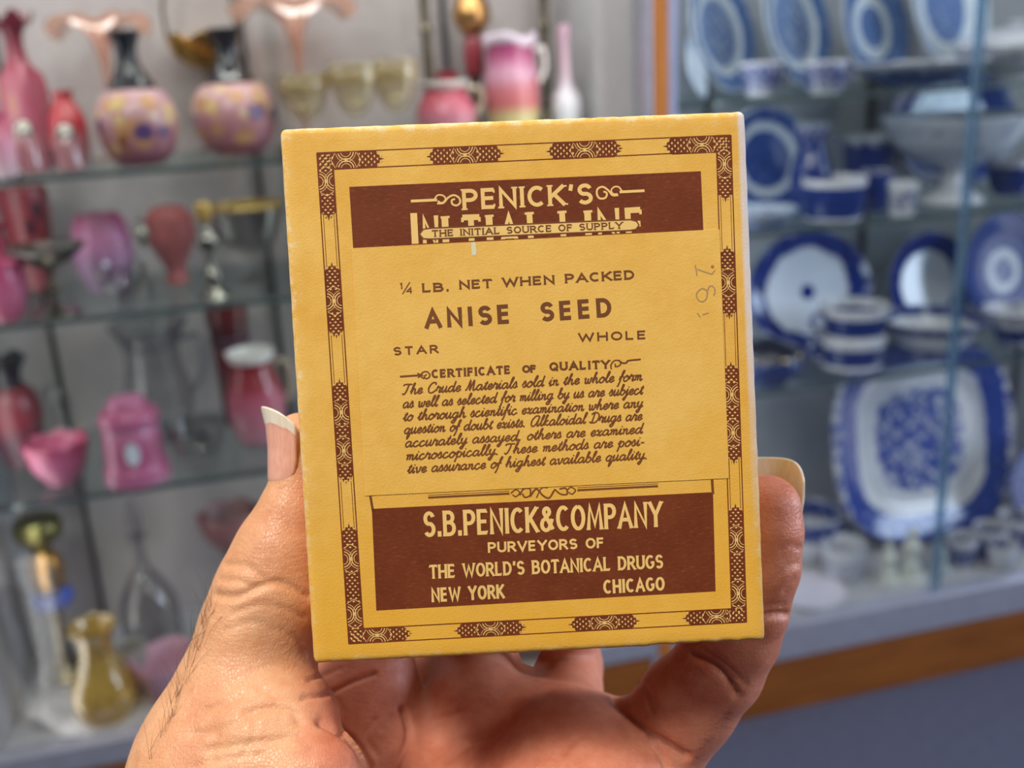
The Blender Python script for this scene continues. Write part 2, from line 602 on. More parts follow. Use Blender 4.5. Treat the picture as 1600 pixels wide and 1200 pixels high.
loc, R, H = place(330, 244, 56, 118, ZL['s1'], back=.32)
t = empty('brides_basket', loc)
tag(t, 'brass footed basket with hoop handle behind the second black necked vase', 'basket')
lathe('pedestal', [(0, 0), (.5, 0), (.5, .02), (.1, .08), (.07, .4), (.12, .72)], R, H, TARN, t)
lathe('bowl', [(.1, .70), (.5, .76), (.85, .86), (1, .98), (.97, 1.0), (.8, .9), (.4, .8), (.0, .77)], R, H, BRASS, t, ruffle=(8, .03, .5, 0))
tube('handle', [(-R * .95, 0, H * .97), (-R * .93, 0, H * 1.3), (-R * .45, 0, H * 1.66), (R * .2, 0, H * 1.7), (R * .75, 0, H * 1.45), (R * .95, 0, H * .97)], .0035, TARN, t)

GOB = glass((247, 244, 236), .26, .08, .04, .12, (206, 190, 150), 'gilt_decorated_glass')


def goblet(px, yb, yt, wpx, label, back):
    loc, R, H = place(px, yb, yt, wpx, ZL['s1'], back=back)
    t = empty('goblet', loc)
    tag(t, label, 'goblet', 'goblets with gilt decoration')
    lathe('foot', [(0, 0), (.62, 0), (.62, .01), (.1, .05), (.07, .25), (.1, .38)], R, H, CLEAR, t)
    lathe('bowl', [(.08, .37), (.5, .45), (.8, .62), (.92, .82), (1, 1), (.97, .995), (.86, .8), (.7, .62), (.3, .48), (0, .46)], R, H, GOB, t)
    lathe('gilt_band', [(.905, .76), (.955, .80), (.975, .90), (.945, .92), (.90, .84)], R * 1.005, H, glass((244, 234, 204), .25, .2, .08, .28, (220, 196, 140), 'gilt_pattern'), t, sm=0)


goblet(478, 240, 116, 84, 'gilt decorated goblet, left one of the three above the box', .14)
goblet(556, 240, 100, 80, 'gilt decorated goblet, middle one of the three above the box', .12)
goblet(620, 238, 94, 76, 'gilt decorated goblet, right one of the three above the box', .15)


def candlestick(px, yb, yt, wpx, label, back):
    loc, R, H = place(px, yb, yt, wpx, ZL['s1'], back=back)
    t = empty('candlestick', loc)
    tag(t, label, 'candlestick', 'tarnished tall candlesticks')
    lathe('stem', [(0, 0), (1.6, 0), (1.6, .02), (.9, .06), (.5, .10), (.8, .14), (.55, .2), (.7, .4), (.6, .58), (.95, .62), (.5, .65), (.62, .8), (.5, .88), (.9, .91), (.6, .93)], R, H, TARN, t, sm=4)
    lathe('socket', [(.6, .93), (1.3, .945), (.7, .955), (.7, 1.0), (.5, 1.0), (.5, .96)], R, H, TARN, t, sm=2)


candlestick(668, 236, -60, 24, 'dark tall metal candlestick left of the pink pitcher with white rim', .3)
candlestick(852, 232, -60, 22, 'dark tall metal candlestick right of the shaded pink pitcher', .32)

PINKCASED = grad([(0, (232, 178, 190)), (.5, (222, 116, 142)), (.8, (206, 66, 96)), (1, (200, 60, 88))], .25, 2, (), .2, 'pink_cased_glass')
MILK = plain((222, 214, 212), .3, 0, .03, 'milk_glass', .2)


def pitcher(px, yb, yt, wpx, z, label, back, bodym, rimm, handle_side=1, group=None):
    loc, R, H = place(px, yb, yt, wpx, z, back=back)
    t = empty('pitcher', loc)
    tag(t, label, 'pitcher', group)
    lathe('body', [(0, 0), (.6, 0), (.85, .12), (1, .36), (.93, .6), (.74, .78), (.68, .86), (.72, .91)], R, H, bodym, t)
    lathe('rim', [(.72, .90), (.78, .93), (.84, 1.0), (.78, .99), (.66, .9), (.6, .8)], R, H, rimm, t)
    s = handle_side
    tube('handle', [(s * R * .72, 0, H * .86), (s * R * 1.15, 0, H * .86), (s * R * 1.28, 0, H * .66), (s * R * 1.12, 0, H * .46), (s * R * .92, 0, H * .40)], R * .09, glass((236, 226, 210), .5, .05, .1, .4, (220, 200, 170), 'clear_handle_glass'), t)
    return t


pitcher(697, 236, 128, 92, ZL['s1'], 'pink cased pitcher with broad white rim behind the box top', .2, PINKCASED, MILK)
loc, R, H = place(702, 236, 112, 46, ZL['s1'], back=.3)
t = lathe('vase', [(0, 0), (.7, 0), (1, .4), (.8, .75), (.7, .9), (.9, 1), (.8, .99)], R, H, grad([(0, (150, 40, 60)), (1, (190, 40, 60))], .3, 2, (), .1, 'ruby_pink_glass'))
t.location = loc
tag(t, 'small ruby red vase behind the white rimmed pink pitcher', 'vase')

loc, R, H = place(742, 236, -12, 60, ZL['s1'], back=.31)
t = empty('oil_lamp', loc)
tag(t, 'oil lamp with gold ball top and red column behind the shaded pitcher', 'lamp')
lathe('base', [(0, 0), (.9, 0), (.85, .03), (.3, .1), (.25, .35), (.5, .42)], R, H, TARN, t)
lathe('column', [(.48, .41), (.55, .5), (.5, .62), (.4, .70)], R, H, plain((128, 40, 52), .3, 0, .1, 'red_glass_column', .2), t)
lathe('ball', [(.3, .69), (.7, .74), (.98, .84), (.8, .95), (.4, 1.0), (.01, 1)], R, H, metal((196, 150, 96), .28), t)

loc, R, H = place(800, 236, 56, 84, ZL['s1'], back=.22)
t = empty('pitcher', loc)
tag(t, 'pink and yellow shaded pitcher with rose red patch and pinched rim', 'pitcher')
lathe('body', [(0, 0), (.75, 0), (.9, .08), (1, .3), (.98, .55), (.88, .74), (.86, .84), (.92, .92)], R, H,
      grad([(0, (206, 190, 160)), (.2, (208, 190, 120)), (.34, (204, 96, 100)), (.5, (206, 110, 120)), (.66, (214, 150, 180)), (.86, (190, 80, 130)), (1, (176, 62, 116))], .25, 2, [((196, 70, 84), 1.5, .3, .3, .6)], .2, 'peachblow_glass'), t)
lathe('rim', [(.9, .91), (.98, .95), (.96, 1.0), (.9, .99), (.84, .9), (.8, .8)], R, H, plain((206, 190, 206), .25, 0, .04, 'pale_rim_glass', .2), t, ruffle=(3, .04, .6, 0))
tube('handle', [(R * .88, 0, H * .84), (R * 1.22, 0, H * .86), (R * 1.3, 0, H * .66), (R * 1.05, 0, H * .5)], R * .09, MILK, t)

loc, R, H = place(884, 232, 40, 46, ZL['s1'], back=.2)
t = lathe('bud_vase', [(0, 0), (.6, 0), (.8, .06), (1, .2), (.9, .32), (.5, .42), (.36, .55), (.30, .8), (.42, .97), (.36, 1), (.26, .9)], R, H,
          grad([(0, (206, 206, 212)), (.35, (206, 200, 210)), (.6, (206, 168, 186)), (1, (200, 150, 176))], .25, 2, (), .2, 'pale_pink_glass'))
t.location = loc
tag(t, 'slender white and pink bud vase at the right end of the top shelf', 'vase')

# ------------------------------------------------------------------ left cabinet, second shelf
z = ZL['s2']
loc, R, H = place(50, 494, 292, 84, z, back=.3)
t = lathe('vase', [(0, 0), (.6, 0), (.7, .1), (.8, .35), (.95, .7), (1, .95), (.95, 1), (.9, .9)], R, H,
          grad([(0, (150, 70, 80)), (.5, (150, 52, 60)), (1, (140, 44, 54))], .3, 2, [((60, 24, 40), 3.5, .36, .45, .9)], .1, 'dark_painted_red_glass'))
t.location = loc
tag(t, 'tall red vase with dark painted pattern behind the silver compote', 'vase')
loc, R, H = place(4, 508, 412, 80, z, (.04, .2))
t = lathe('bowl', [(0, 0), (.5, 0), (.8, .2), (1, .6), (.95, .9), (.9, 1), (.84, .95), (.8, .6), (.5, .2)], R, H, grad([(0, (196, 80, 116)), (.5, (208, 96, 140)), (1, (190, 44, 100))], .3, 2, (), .1, 'magenta_glass'), ruffle=(6, .03, .8, 0))
t.location = loc
tag(t, 'magenta bowl cut by the left photo edge, second shelf', 'bowl')
loc, R, H = place(0, 500, 350, 48, z, back=.28)
t = lathe('vase', [(0, 0), (.6, 0), (1, .3), (.8, .7), (.6, .85), (.8, 1), (.7, .98)], R, H, grad([(0, (180, 60, 100)), (1, (176, 30, 80))], .3, 2, (), .1, 'crimson_glass'))
t.location = loc
tag(t, 'crimson vase behind the magenta bowl at the left edge', 'vase')

loc, R, H = place(80, 502, 383, 132, z, (.04, .12))
t = empty('compote', loc)
tag(t, 'tarnished silver compote with wide shallow bowl on a knopped stem', 'compote')
lathe('foot', [(0, 0), (.62, 0), (.64, .03), (.5, .07), (.2, .14), (.08, .2)], R, H, SILVER, t)
lathe('stem', [(.08, .18), (.09, .3), (.2, .36), (.2, .42), (.09, .47), (.08, .62), (.14, .70)], R, H, TARN, t)
lathe('bowl', [(0, .68), (.2, .69), (.6, .78), (.9, .92), (1.0, .985), (1.0, 1.0), (.9, .98), (.55, .86), (0, .80)], R, H, SILVER, t)

loc, R, H = place(164, 482, 334, 96, z, back=.2)
t = lathe('rose_bowl', [(0, 0), (.55, 0), (.7, .06), (.95, .35), (1, .62), (.9, .84), (.78, .95), (.7, 1.0), (.66, .96), (.7, .85)], R, H,
          grad([(0, (150, 124, 150)), (.4, (176, 122, 168)), (.75, (184, 100, 150)), (1, (150, 50, 90))], .35, 2, (), .1, 'lavender_pink_glass'), ruffle=(7, .03, .6, 0))
t.location = loc
tag(t, 'lavender pink vase with crimped dark pink mouth behind the silver compote', 'vase')

loc, R, H = place(190, 496, 396, 84, z, (.04, .12))
t = empty('glass_basket', loc)
tag(t, 'clear glass basket in front of the lavender pink vase', 'basket')
lathe('bowl', [(0, 0), (.45, 0), (.5, .1), (.55, .2), (.85, .5), (1, .8), (.96, .8), (.8, .5), (.4, .25), (0, .2)], R, H, CLEAR, t, ruffle=(6, .05, .6, 0))
tube('handle', [(-R * .9, 0, H * .75), (-R * .7, 0, H * 1.05), (0, 0, H * 1.2), (R * .7, 0, H * 1.05), (R * .9, 0, H * .75)], .003, CLEAR, t)

loc, R, H = place(272, 478, 322, 78, z, back=.22)
t = lathe('satin_vase', [(0, 0), (.4, 0), (.5, .05), (.4, .2), (.7, .4), (1, .62), (.95, .85), (.7, .96), (.5, 1), (.45, .97)], R, H,
          grad([(0, (178, 84, 84)), (.5, (172, 80, 80)), (1, (184, 78, 78))], .55, 2, (), 0, 'brick_satin_glass'))
t.location = loc
tag(t, 'brick red satin vase left of the silver glass stack, second shelf', 'vase')

loc, R, H = place(229, 480, 340, 34, z, (.1, .2))
t = empty('cruet', loc)
tag(t, 'clear cruet with silver stopper in front of the brick red vase', 'cruet')
lathe('body', [(0, 0), (.9, 0), (1, .08), (1, .3), (.6, .5), (.3, .6), (.3, .68)], R, H, CLEAR, t)
lathe('stopper', [(.3, .66), (.4, .7), (.7, .76), (.75, .84), (.4, .9), (.3, .93), (.45, .97), (.01, 1)], R, H, SILVER, t)

loc, R, H = place(327, 476, 318, 38, z, (.05, .12))
t = empty('candlestick', loc)
tag(t, 'short silver candlestick of stacked balls beside the gilt rimmed bowl', 'candlestick')
lathe('foot', [(0, 0), (1.3, 0), (1.3, .03), (.8, .08), (.6, .12)], R, H, SILVER, t)
lathe('stem', [(.5, .11), (.8, .2), (.8, .27), (.4, .34), (.35, .44), (.5, .5), (.95, .58), (.95, .66), (.4, .74), (.35, .8)], R, H, SILVER, t)
lathe('socket', [(.35, .8), (.6, .84), (.7, .9), (.7, 1.0), (.5, 1.0), (.4, .9)], R, H, GILT, t)

loc, R, H = place(392, 474, 318, 124, z, back=.17)
t = empty('glass_bowl', loc)
tag(t, 'clear glass footed bowl with thin gilt rim at the box edge, second shelf', 'bowl')
lathe('foot', [(0, 0), (.45, 0), (.45, .02), (.12, .1), (.1, .25), (.2, .36)], R, H, CLEAR, t)
lathe('bowl', [(0, .34), (.3, .36), (.75, .52), (.95, .8), (1, .97), (.97, .97), (.9, .8), (.7, .56), (.2, .42), (0, .41)], R, H, CLEAR, t)
lathe('gilt_rim', [(.985, .955), (1.02, .97), (1.015, 1.0), (.97, .99), (.965, .965)], R, H, GILT, t, sm=0)

# ------------------------------------------------------------------ left cabinet, third shelf
z = ZL['s3']
loc, R, H = place(24, 772, 560, 96, z, back=.2)
t = empty('vase', loc)
tag(t, 'dark black and red vase at the far left of the third shelf', 'vase')
lathe('body', [(0, 0), (.5, 0), (.6, .06), (.9, .3), (1, .5), (.85, .68), (.6, .76)], R, H, grad([(0, (96, 60, 70)), (.35, (90, 50, 66)), (.6, (130, 40, 54)), (1, (116, 34, 44))], .35, 2, [((120, 110, 90), 3, .25, .3, .6)], .1, 'dark_red_glass'), t)
lathe('neck', [(.6, .75), (.5, .8), (.6, .9), (.85, 1.0), (.8, .99), (.4, .85)], R, H, BLACKG, t, ruffle=(5, .04, .6, 0))

loc, R, H = place(92, 752, 688, 104, z, (.05, .1))
t = lathe('dish', [(0, 0), (.45, 0), (.5, .05), (.8, .35), (1, .85), (1.0, 1.0), (.92, .95), (.7, .5), (.4, .2), (0, .18)], R, H, grad([(0, (206, 100, 140)), (.6, (206, 92, 136)), (1, (178, 56, 96))], .3, 2, (), .2, 'rose_glass'), ruffle=(8, .05, .8, 0))
t.location = loc
tag(t, 'rose pink shallow dish left of the pink jar, third shelf', 'dish')

loc, R, H = place(98, 746, 610, 44, z, back=.2)
t = empty('bud_vase', loc)
tag(t, 'slim clear glass vase behind the rose pink shallow dish', 'vase')
lathe('body', [(0, 0), (.8, 0), (1, .1), (.7, .35), (.4, .6), (.4, .8), (.7, 1), (.6, .99), (.3, .8)], R, H, CLEAR, t)

loc, R, H = place(207, 758, 618, 106, z, (.05, .1))
t = empty('cookie_jar', loc)
tag(t, 'pink lidded jar with white oval label on the third shelf', 'jar')
PJ = grad([(0, (208, 112, 158)), (.2, (196, 90, 140)), (.6, (190, 84, 128)), (1, (206, 116, 160))], .3, 2, (), .2, 'pink_jar_glass')
lathe('body', [(0, 0), (.93, 0), (1.0, .04), (1.0, .14), (.93, .20), (.90, .3), (.88, .5), (.85, .6), (.80, .66)], R, H, PJ, t)
lathe('lid', [(.80, .655), (.9, .68), (.9, .78), (.82, .84), (.62, .87), (.58, .92), (.55, .97), (.3, 1.0), (.01, 1.0)], R, H, PJ, t)
# oval paper label lying on the jar's curved front
V, F = [(0, 0, 0)], []
for k in range(24):
    V.append((math.cos(2 * PI * k / 24), math.sin(2 * PI * k / 24), 0))
    F.append((0, k + 1, (k + 1) % 24 + 1))
lv = []
for (u, v, _) in V:
    a = -PI / 2 + 0.05 + u * .24
    lv.append((math.cos(a) * R * .905, math.sin(a) * R * .905, H * (.40 + v * .135)))
o = mesh_obj('paper_label', lv, F, plain((196, 204, 214), .6, 0, .03, 'white_paper'), t, True)
o['label'] = 'white oval label'

loc, R, H = place(250, 748, 505, 150, z, back=.26)
t = empty('pitcher', loc)
tag(t, 'large etched clear glass pitcher behind the pink lidded jar', 'pitcher')
lathe('body', [(0, 0), (.5, 0), (.52, .03), (.7, .2), (.75, .4), (.6, .65), (.62, .85), (.85, 1.0), (.8, .99), (.55, .8)], R, H, FROST, t)
tube('handle', [(R * .62, 0, H * .85), (R * 1.0, 0, H * .85), (R * 1.05, 0, H * .6), (R * .72, 0, H * .36)], R * .07, FROST, t)
loc, R, H = place(310, 742, 660, 90, z, (.05, .14))
t = lathe('bowl', [(0, 0), (.4, 0), (.45, .1), (.8, .4), (1, .9), (.95, 1), (.86, .8), (.6, .4), (0, .2)], R, H, CLEAR, ruffle=(10, .04, .7, 0))
t.location = loc
tag(t, 'clear cut glass bowl right of the pink lidded jar', 'bowl')

loc, R, H = place(368, 716, 476, 66, z, back=.3)
t = empty('decanter', loc)
tag(t, 'tall dark ruby decanter with purple band behind the red white rimmed pitcher', 'decanter')
RUBY = grad([(0, (70, 16, 20)), (.5, (96, 20, 22)), (1, (120, 20, 20))], .2, 2, (), .2, 'ruby_glass')
lathe('body', [(0, 0), (.75, 0), (.8, .02), (.82, .3), (.86, .6), (.9, .66)], R, H, RUBY, t, sm=3)
lathe('band', [(.9, .655), (.93, .66), (.95, .73), (.93, .76), (.9, .76)], R, H, plain((66, 26, 44), .3, 0, .1, 'dark_purple_band'), t, sm=0)
lathe('shoulder', [(.9, .755), (.96, .85), (1.0, .97), (.97, 1.0), (.9, .97), (.85, .8)], R, H, RUBY, t, sm=3)

pitcher(402, 730, 548, 92, z, 'red shaded pitcher with white rim behind the thumb, third shelf', .16,
        grad([(0, (206, 130, 150)), (.35, (200, 110, 134)), (.6, (196, 84, 110)), (.75, (160, 30, 40)), (1, (150, 24, 36))], .25, 2, (), .2, 'red_to_rose_glass'), MILK)

# ------------------------------------------------------------------ left cabinet, bottom
z = ZL['deck']
AMBER = glass((236, 216, 140), .4, .08, .07, .34, (196, 164, 70), 'amber_glass')
loc, R, H = place(58, 1130, 892, 116, z, (-.005, .06))
t = empty('footed_vase', loc)
tag(t, 'tall clear glass footed vase at the bottom left corner', 'vase')
lathe('foot', [(0, 0), (.55, 0), (.56, .02), (.3, .05), (.16, .1), (.24, .14), (.12, .18)], R, H, CLEAR, t)
lathe('bowl', [(.1, .17), (.4, .22), (.72, .38), (.9, .62), (1, .9), (.98, 1.0), (.94, .98), (.84, .62), (.66, .4), (.2, .25), (0, .24)], R, H, CLEAR, t)

loc, R, H = place(158, 1136, 976, 118, z, (-.005, .06))
t = lathe('amber_vase', [(0, 0), (.62, 0), (.7, .03), (.86, .15), (.86, .32), (.6, .55), (.46, .72), (.5, .86), (.66, 1.0), (.6, .99), (.42, .84), (.4, .7)], R, H, AMBER, ruffle=(8, .03, .5, 0))
t.location = loc
tag(t, 'amber yellow glass vase with flared frilled neck, bottom shelf', 'vase')

loc, R, H = place(82, 1070, 806, 74, z, back=.22)
t = empty('oil_lamp', loc)
tag(t, 'brass oil lamp with greenish top and gold font behind the tall clear vase', 'lamp')
lathe('base', [(0, 0), (1, 0), (1, .03), (.5, .1), (.3, .3), (.4, .45)], R, H, TARN, t)
lathe('collar', [(.42, .44), (.9, .47), (.95, .53), (.6, .56)], R, H, plain((62, 84, 170), .3, 0, .1, 'cobalt_glass', .2), t)
lathe('font', [(.6, .555), (.75, .62), (.72, .74), (.45, .8)], R, H, metal((206, 150, 66), .3), t)
lathe('top', [(.4, .79), (.5, .84), (.95, .88), (1.1, .94), (.9, 1.0), (.4, 1.0), (.01, .99)], R, H, metal((128, 122, 76), .35), t)

loc, R, H = place(228, 1056, 782, 96, z, back=.2)
t = empty('decanter', loc)
tag(t, 'smoky clear decanter with pointed stopper beside the thumb, bottom shelf', 'decanter')
SMOKE = glass((216, 215, 216), .3, .06, .05, .08, (120, 116, 116), 'smoky_glass')
lathe('body', [(0, 0), (.8, 0), (.85, .03), (1, .2), (.95, .4), (.5, .55), (.24, .62), (.2, .76), (.34, .8), (.28, .8)], R, H, SMOKE, t)
lathe('stopper', [(.16, .78), (.2, .82), (.26, .88), (.22, .95), (.1, 1.0), (.01, 1.0)], R, H, SMOKE, t)

loc, R, H = place(372, 1010, 796, 100, z, back=.26)
t = empty('bowl', loc)
tag(t, 'footed bowl with dusky rose rim behind the thumb knuckle', 'bowl')
lathe('stem', [(0, 0), (.7, 0), (.7, .02), (.3, .08), (.2, .3), (.3, .62), (.45, .72)], R, H, glass((190, 180, 180), .4, .1, .06, .3, (140, 124, 124), 'grey_glass'), t)
lathe('bowl', [(.4, .71), (.75, .8), (1, .93), (.98, 1.0), (.88, .95), (.6, .84), (0, .78)], R, H, plain((140, 92, 92), .4, 0, .08, 'dusky_rose_glass'), t, ruffle=(6, .02, .6, 0))

loc, R, H = place(262, 1086, 1024, 104, z, (.05, .16))
t = lathe('dish', [(0, 0), (.5, 0), (.6, .1), (.9, .7), (1, 1), (.92, .9), (.55, .25), (0, .2)], R, H, grad([(0, (190, 120, 150)), (1, (206, 150, 170))], .4, 2, (), 0, 'pale_rose_glass'), seg=40, sq=3.5)
t.location = loc
t.rotation_euler = (0, 0, .5)
tag(t, 'square pale rose dish beside the thumb, bottom shelf', 'dish')
loc, R, H = place(208, 1062, 1010, 50, z, back=.12)
t = lathe('bowl', [(0, 0), (.6, 0), (.9, .4), (1, .95), (.95, 1), (.8, .5), (0, .2)], R, H, plain((150, 146, 140), .4, 0, .05, 'grey_white_glass'))
t.location = loc
tag(t, 'small greyish white bowl between amber vase and square rose dish', 'bowl')
# ------------------------------------------------------------------ right cabinet: blue and white china
def plate(px, py, hpx, z, yaw, tilt, back, stops, label, group=None, scale=60, amp=.6, name='plate', oval=None, sq=None, deep=.10, kw={}, roll=0.0):
    y = D + back
    c = at_y(px, py, y)
    R = (at_y(px, py - hpx / 2, y) - at_y(px, py + hpx / 2, y)).length / 2 / max(.5, math.cos(R_(tilt)))
    m = china(stops, R, 'radial', scale, amp, squash=(1.6 if sq else 1.0), **kw)
    o = lathe(name, [(0, -.02), (.55, -.02), (.60, -.05), (.64, -.03), (.7, .0), (1.0, deep), (1.0, deep + .025), (.98, deep + .03), (.72, .035), (.62, .008), (0, .008)], R, R, m, seg=72, sm=3, sq=sq)
    sx = 1.0
    if oval:
        sx = oval
        for v in o.data.vertices: v.co.x *= oval
    ext = R * (1.0 if not sq else 1.0)
    o.location = (c.x, y, z + ext * math.cos(R_(tilt)) + .002 + .02 * R)
    o.rotation_euler = (R_(90 - tilt), roll, R_(yaw))
    tag(o, label, name, group)
    return o


def cup(px, yb, yt, wpx, z, label, back, stops, group=None, handle=1, name='cup', prof=None, white=None, scale=90, lim=(0.05, .33)):
    loc, R, H = place(px, yb, yt, wpx, z, lim, back)
    t = empty(name, loc)
    tag(t, label, name, group)
    lathe('body', prof or [(0, 0), (.62, 0), (.64, .05), (.72, .08), (.9, .35), (.97, .7), (1, .99), (.985, 1.0), (.95, .97), (.88, .5), (.6, .14), (0, .12)], R, H, china(stops, R, 'z', scale, .5), t, seg=40)
    if handle:
        s = handle
        tube('handle', [(s * R * .92, 0, H * .82), (s * R * 1.3, 0, H * .84), (s * R * 1.42, 0, H * .6), (s * R * 1.2, 0, H * .34), (s * R * .86, 0, H * .3)], R * .085, china([(0, .6), (1, .6)], R, 'z', 90, .5), t)
    return t


BLUEP = [(0, .62), (.45, .62), (.56, .62), (.60, .05), (.70, .05), (.74, .75), (.95, .75), (1, .3)]      # printed centre, white ring, printed border
za, zb, zc, zd = ZR['a'], ZR['b'], ZR['c'], ZR['deck']

# top shelf: a row of tilted plates
kwp = dict(blue=(80, 106, 150), dark=(46, 70, 118), white=(170, 180, 188))
G = 'blue plates standing in a row on the upper right shelf'
plate(1122, 58, 190, za, 34, 13, .26, BLUEP, 'blue printed plate nearest the wooden post, top right shelf', G, 70, .5, kw=kwp)
plate(1238, 48, 200, za, 31, 13, .25, BLUEP, 'blue printed plate second from the post, above a low cup', G, 70, .5, kw=kwp)
plate(1362, 44, 178, za, 24, 13, .24, [(0, .75), (.36, .7), (.42, .05), (.56, .05), (.60, .75), (.95, .7), (1, .4)], 'blue plate with pale ring around an oval blue centre', G, 70, .45, kw=kwp)
plate(1476, 8, 230, za, 24, 12, .27, [(0, .7), (.5, .7), (.56, .05), (.70, .1), (.75, .45), (.9, .6), (1, .0)], 'large pale blue plate beside the glass door edge, top right shelf', G, 60, .5, kw=kwp)
plate(1084, 112, 96, za, 52, 14, .10, [(0, .3), (.6, .3), (1, .5)], 'small pale saucer on edge beside the wooden post', None, 90, .4, 'saucer', kw=kwp)
PALEC = [(0, .15), (.1, .4), (.3, .62), (.85, .62), (.97, .3), (1, .0)]
cup(1190, 150, 98, 62, za, 'low pale blue cup below the second tilted plate', None, PALEC, 'pale blue cups on the upper right shelf', 1, lim=(.04, .11))
cup(1290, 148, 96, 62, za, 'low pale blue cup left of the flat blue dish', None, PALEC, 'pale blue cups on the upper right shelf', 1, lim=(.04, .11))
LOWD = [(0, 0), (.5, 0), (.52, .1), (.7, .3), (1, .92), (1, 1.0), (.95, .97), (.66, .45), (.5, .25), (0, .25)]
loc, R, H = place(1436, 142, 96, 180, za, (.05, .125))
t = lathe('platter', LOWD, R, H, china([(0, .8), (.55, .75), (.8, .4), (.97, .0), (1, .0)], R, 'z', 50, .4, blue=(70, 98, 150)))
t.location = loc
tag(t, 'wide shallow blue dish lying flat on the upper right shelf', 'dish')
loc, R, H = place(1585, 132, 30, 150, za, back=.12)
t = empty('tureen', loc)
tag(t, 'white covered tureen behind the glass at the upper right corner', 'tureen')
lathe('bowl', [(0, 0), (.4, 0), (.45, .08), (.8, .25), (1, .5), (.98, .56)], R, H, china([(0, .0), (.4, .1), (.7, .5), (1, .2)], R, 'z', 40, .5), t)
lathe('lid', [(.98, .55), (1.02, .58), (.8, .75), (.3, .86), (.1, .88), (.16, .96), (.01, 1)], R, H, china([(0, .3), (.5, .2), (1, .3)], R, 'z', 40, .5), t)

# second shelf
DK = dict(blue=(44, 72, 138), dark=(20, 36, 92), white=(168, 176, 190))
plate(1196, 240, 158, zb, 6, 12, .24, [(0, .78), (.55, .74), (.60, .12), (.70, .12), (.75, .72), (.95, .72), (1, .4)], 'blue landscape plate standing behind the right edge of the box', None, 60, .5, kw=DK)
cup(1268, 300, 196, 58, zb, 'dark blue jug behind the low white rimmed bowl', .16, [(0, .8), (.8, .75), (1, .5)], None, 1, 'jug', [(0, 0), (.7, 0), (.8, .06), (1, .3), (.95, .5), (.7, .72), (.66, .84), (.84, 1.0), (.8, .99), (.6, .85), (.5, .6)])
cup(1358, 296, 212, 70, zb, 'blue teapot shaped cup left of the pedestal compote', .25, [(0, .7), (.8, .8), (1, .3)], None, 1, 'cup')
plate(1480, 238, 196, zb, 0, 12, .30, [(0, .35), (.6, .35), (.68, .85), (.95, .9), (1, .6)], 'large dark blue rimmed platter behind the pedestal compote', None, 55, .5, 'platter', oval=1.12, kw=DK)
loc, R, H = place(1490, 326, 182, 196, zb, (.05, .10))
t = empty('compote', loc)
tag(t, 'white pedestal compote with wide bowl, seen through the glass door edge', 'compote')
wm = china([(0, .0), (.5, .08), (.7, .42), (1, .1)], R, 'z', 40, .5, white=(172, 178, 190))
lathe('pedestal', [(0, 0), (.40, 0), (.42, .04), (.30, .12), (.16, .2), (.12, .34), (.2, .44)], R, H, china([(0, .0), (1, .05)], R, 'z', 60, .3), t)
lathe('bowl', [(.15, .43), (.45, .48), (.78, .66), (.95, .9), (1, 1.0), (.96, .99), (.84, .78), (.5, .56), (0, .52)], R, H, wm, t)
cup(1303, 340, 280, 88, zb, 'dark blue low bowl with broad white rim on the second right shelf', None, [(0, .05), (.08, .9), (.78, .9), (.86, .0), (1, .0)], None, 0, 'bowl', [(0, 0), (.84, 0), (.88, .05), (.94, .3), (.98, .6), (1, 1.0), (.97, 1.0), (.92, .6), (.8, .2), (0, .15)], lim=(.04, .09))
cup(1410, 346, 288, 42, zb, 'small white cup with blue sprig in front of the pedestal compote', None, [(0, .1), (.3, .5), (.7, .5), (1, .0)], None, 0, 'cup', [(0, 0), (.7, 0), (.8, .1), (.9, .5), (1, 1), (.94, 1), (.8, .4), (0, .1)], lim=(.03, .15))
cup(1368, 332, 268, 44, zb, 'tiny cobalt blue creamer right of the white rimmed bowl', .12, [(0, .9), (.9, .9), (1, .4)], None, 1, 'creamer', lim=(.04, .2))
loc, R, H = place(1192, 358, 326, 96, zb, (.03, .1))
t = lathe('bowl', LOWD, R, H, china([(0, .6), (.6, .5), (.9, .2), (1, .0)], R, 'z', 60, .4, white=(150, 160, 176)))
t.location = loc
tag(t, 'shallow grey blue bowl half hidden by the box edge, second right shelf', 'bowl')
cup(1582, 296, 246, 64, zb, 'blue cup with white inside at the right photo edge, second shelf', .16, [(0, .8), (.7, .85), (.85, .1), (1, .0)], None, 0, 'cup')

# third shelf
FB = dict(blue=(36, 58, 132), dark=(16, 24, 84), white=(196, 202, 216))
plate(1262, 448, 176, zc, -4, 12, .24, [(0, 1), (.11, 1), (.15, .0), (.62, .0), (.72, .3), (.80, .9), (.97, .95), (1, .7)], 'large white plate with scalloped blue border and small blue centre flower', None, 34, .75, oval=1.10, kw=FB)
plate(1450, 425, 150, zc, 6, 12, .25, [(0, .0), (.62, .0), (.68, .85), (.96, .95), (1, .7)], 'round white plate with dark blue rim behind the shallow white dish', None, 50, .5, kw=FB)
plate(1566, 440, 168, zc, 8, 12, .22, [(0, .6), (.22, .6), (.28, .12), (.36, .12), (.42, .85), (1, .85)], 'dark blue plate with pale diamond centre, right of the round plate', None, 60, .5, kw=DK, sq=None)
MUG = [(0, .02), (.10, .02), (.16, .9), (.66, .9), (.74, .0), (1, .0)]
loc, R, H = place(1330, 578, 524, 92, zc, back=.10)
STK = 'blue cups stacked in two on the third right shelf'
t1 = cup(1330, 578, 524, 92, zc, 'blue cup at the bottom of the two cup stack', .10, MUG, STK, -1, 'cup', [(0, 0), (.82, 0), (.86, .06), (.9, .4), (.98, .8), (1, 1.0), (.96, 1), (.85, .5), (.7, .2), (0, .18)])
t2 = empty('cup', t1.location + Vector((.004, 0, H * 1.0)))
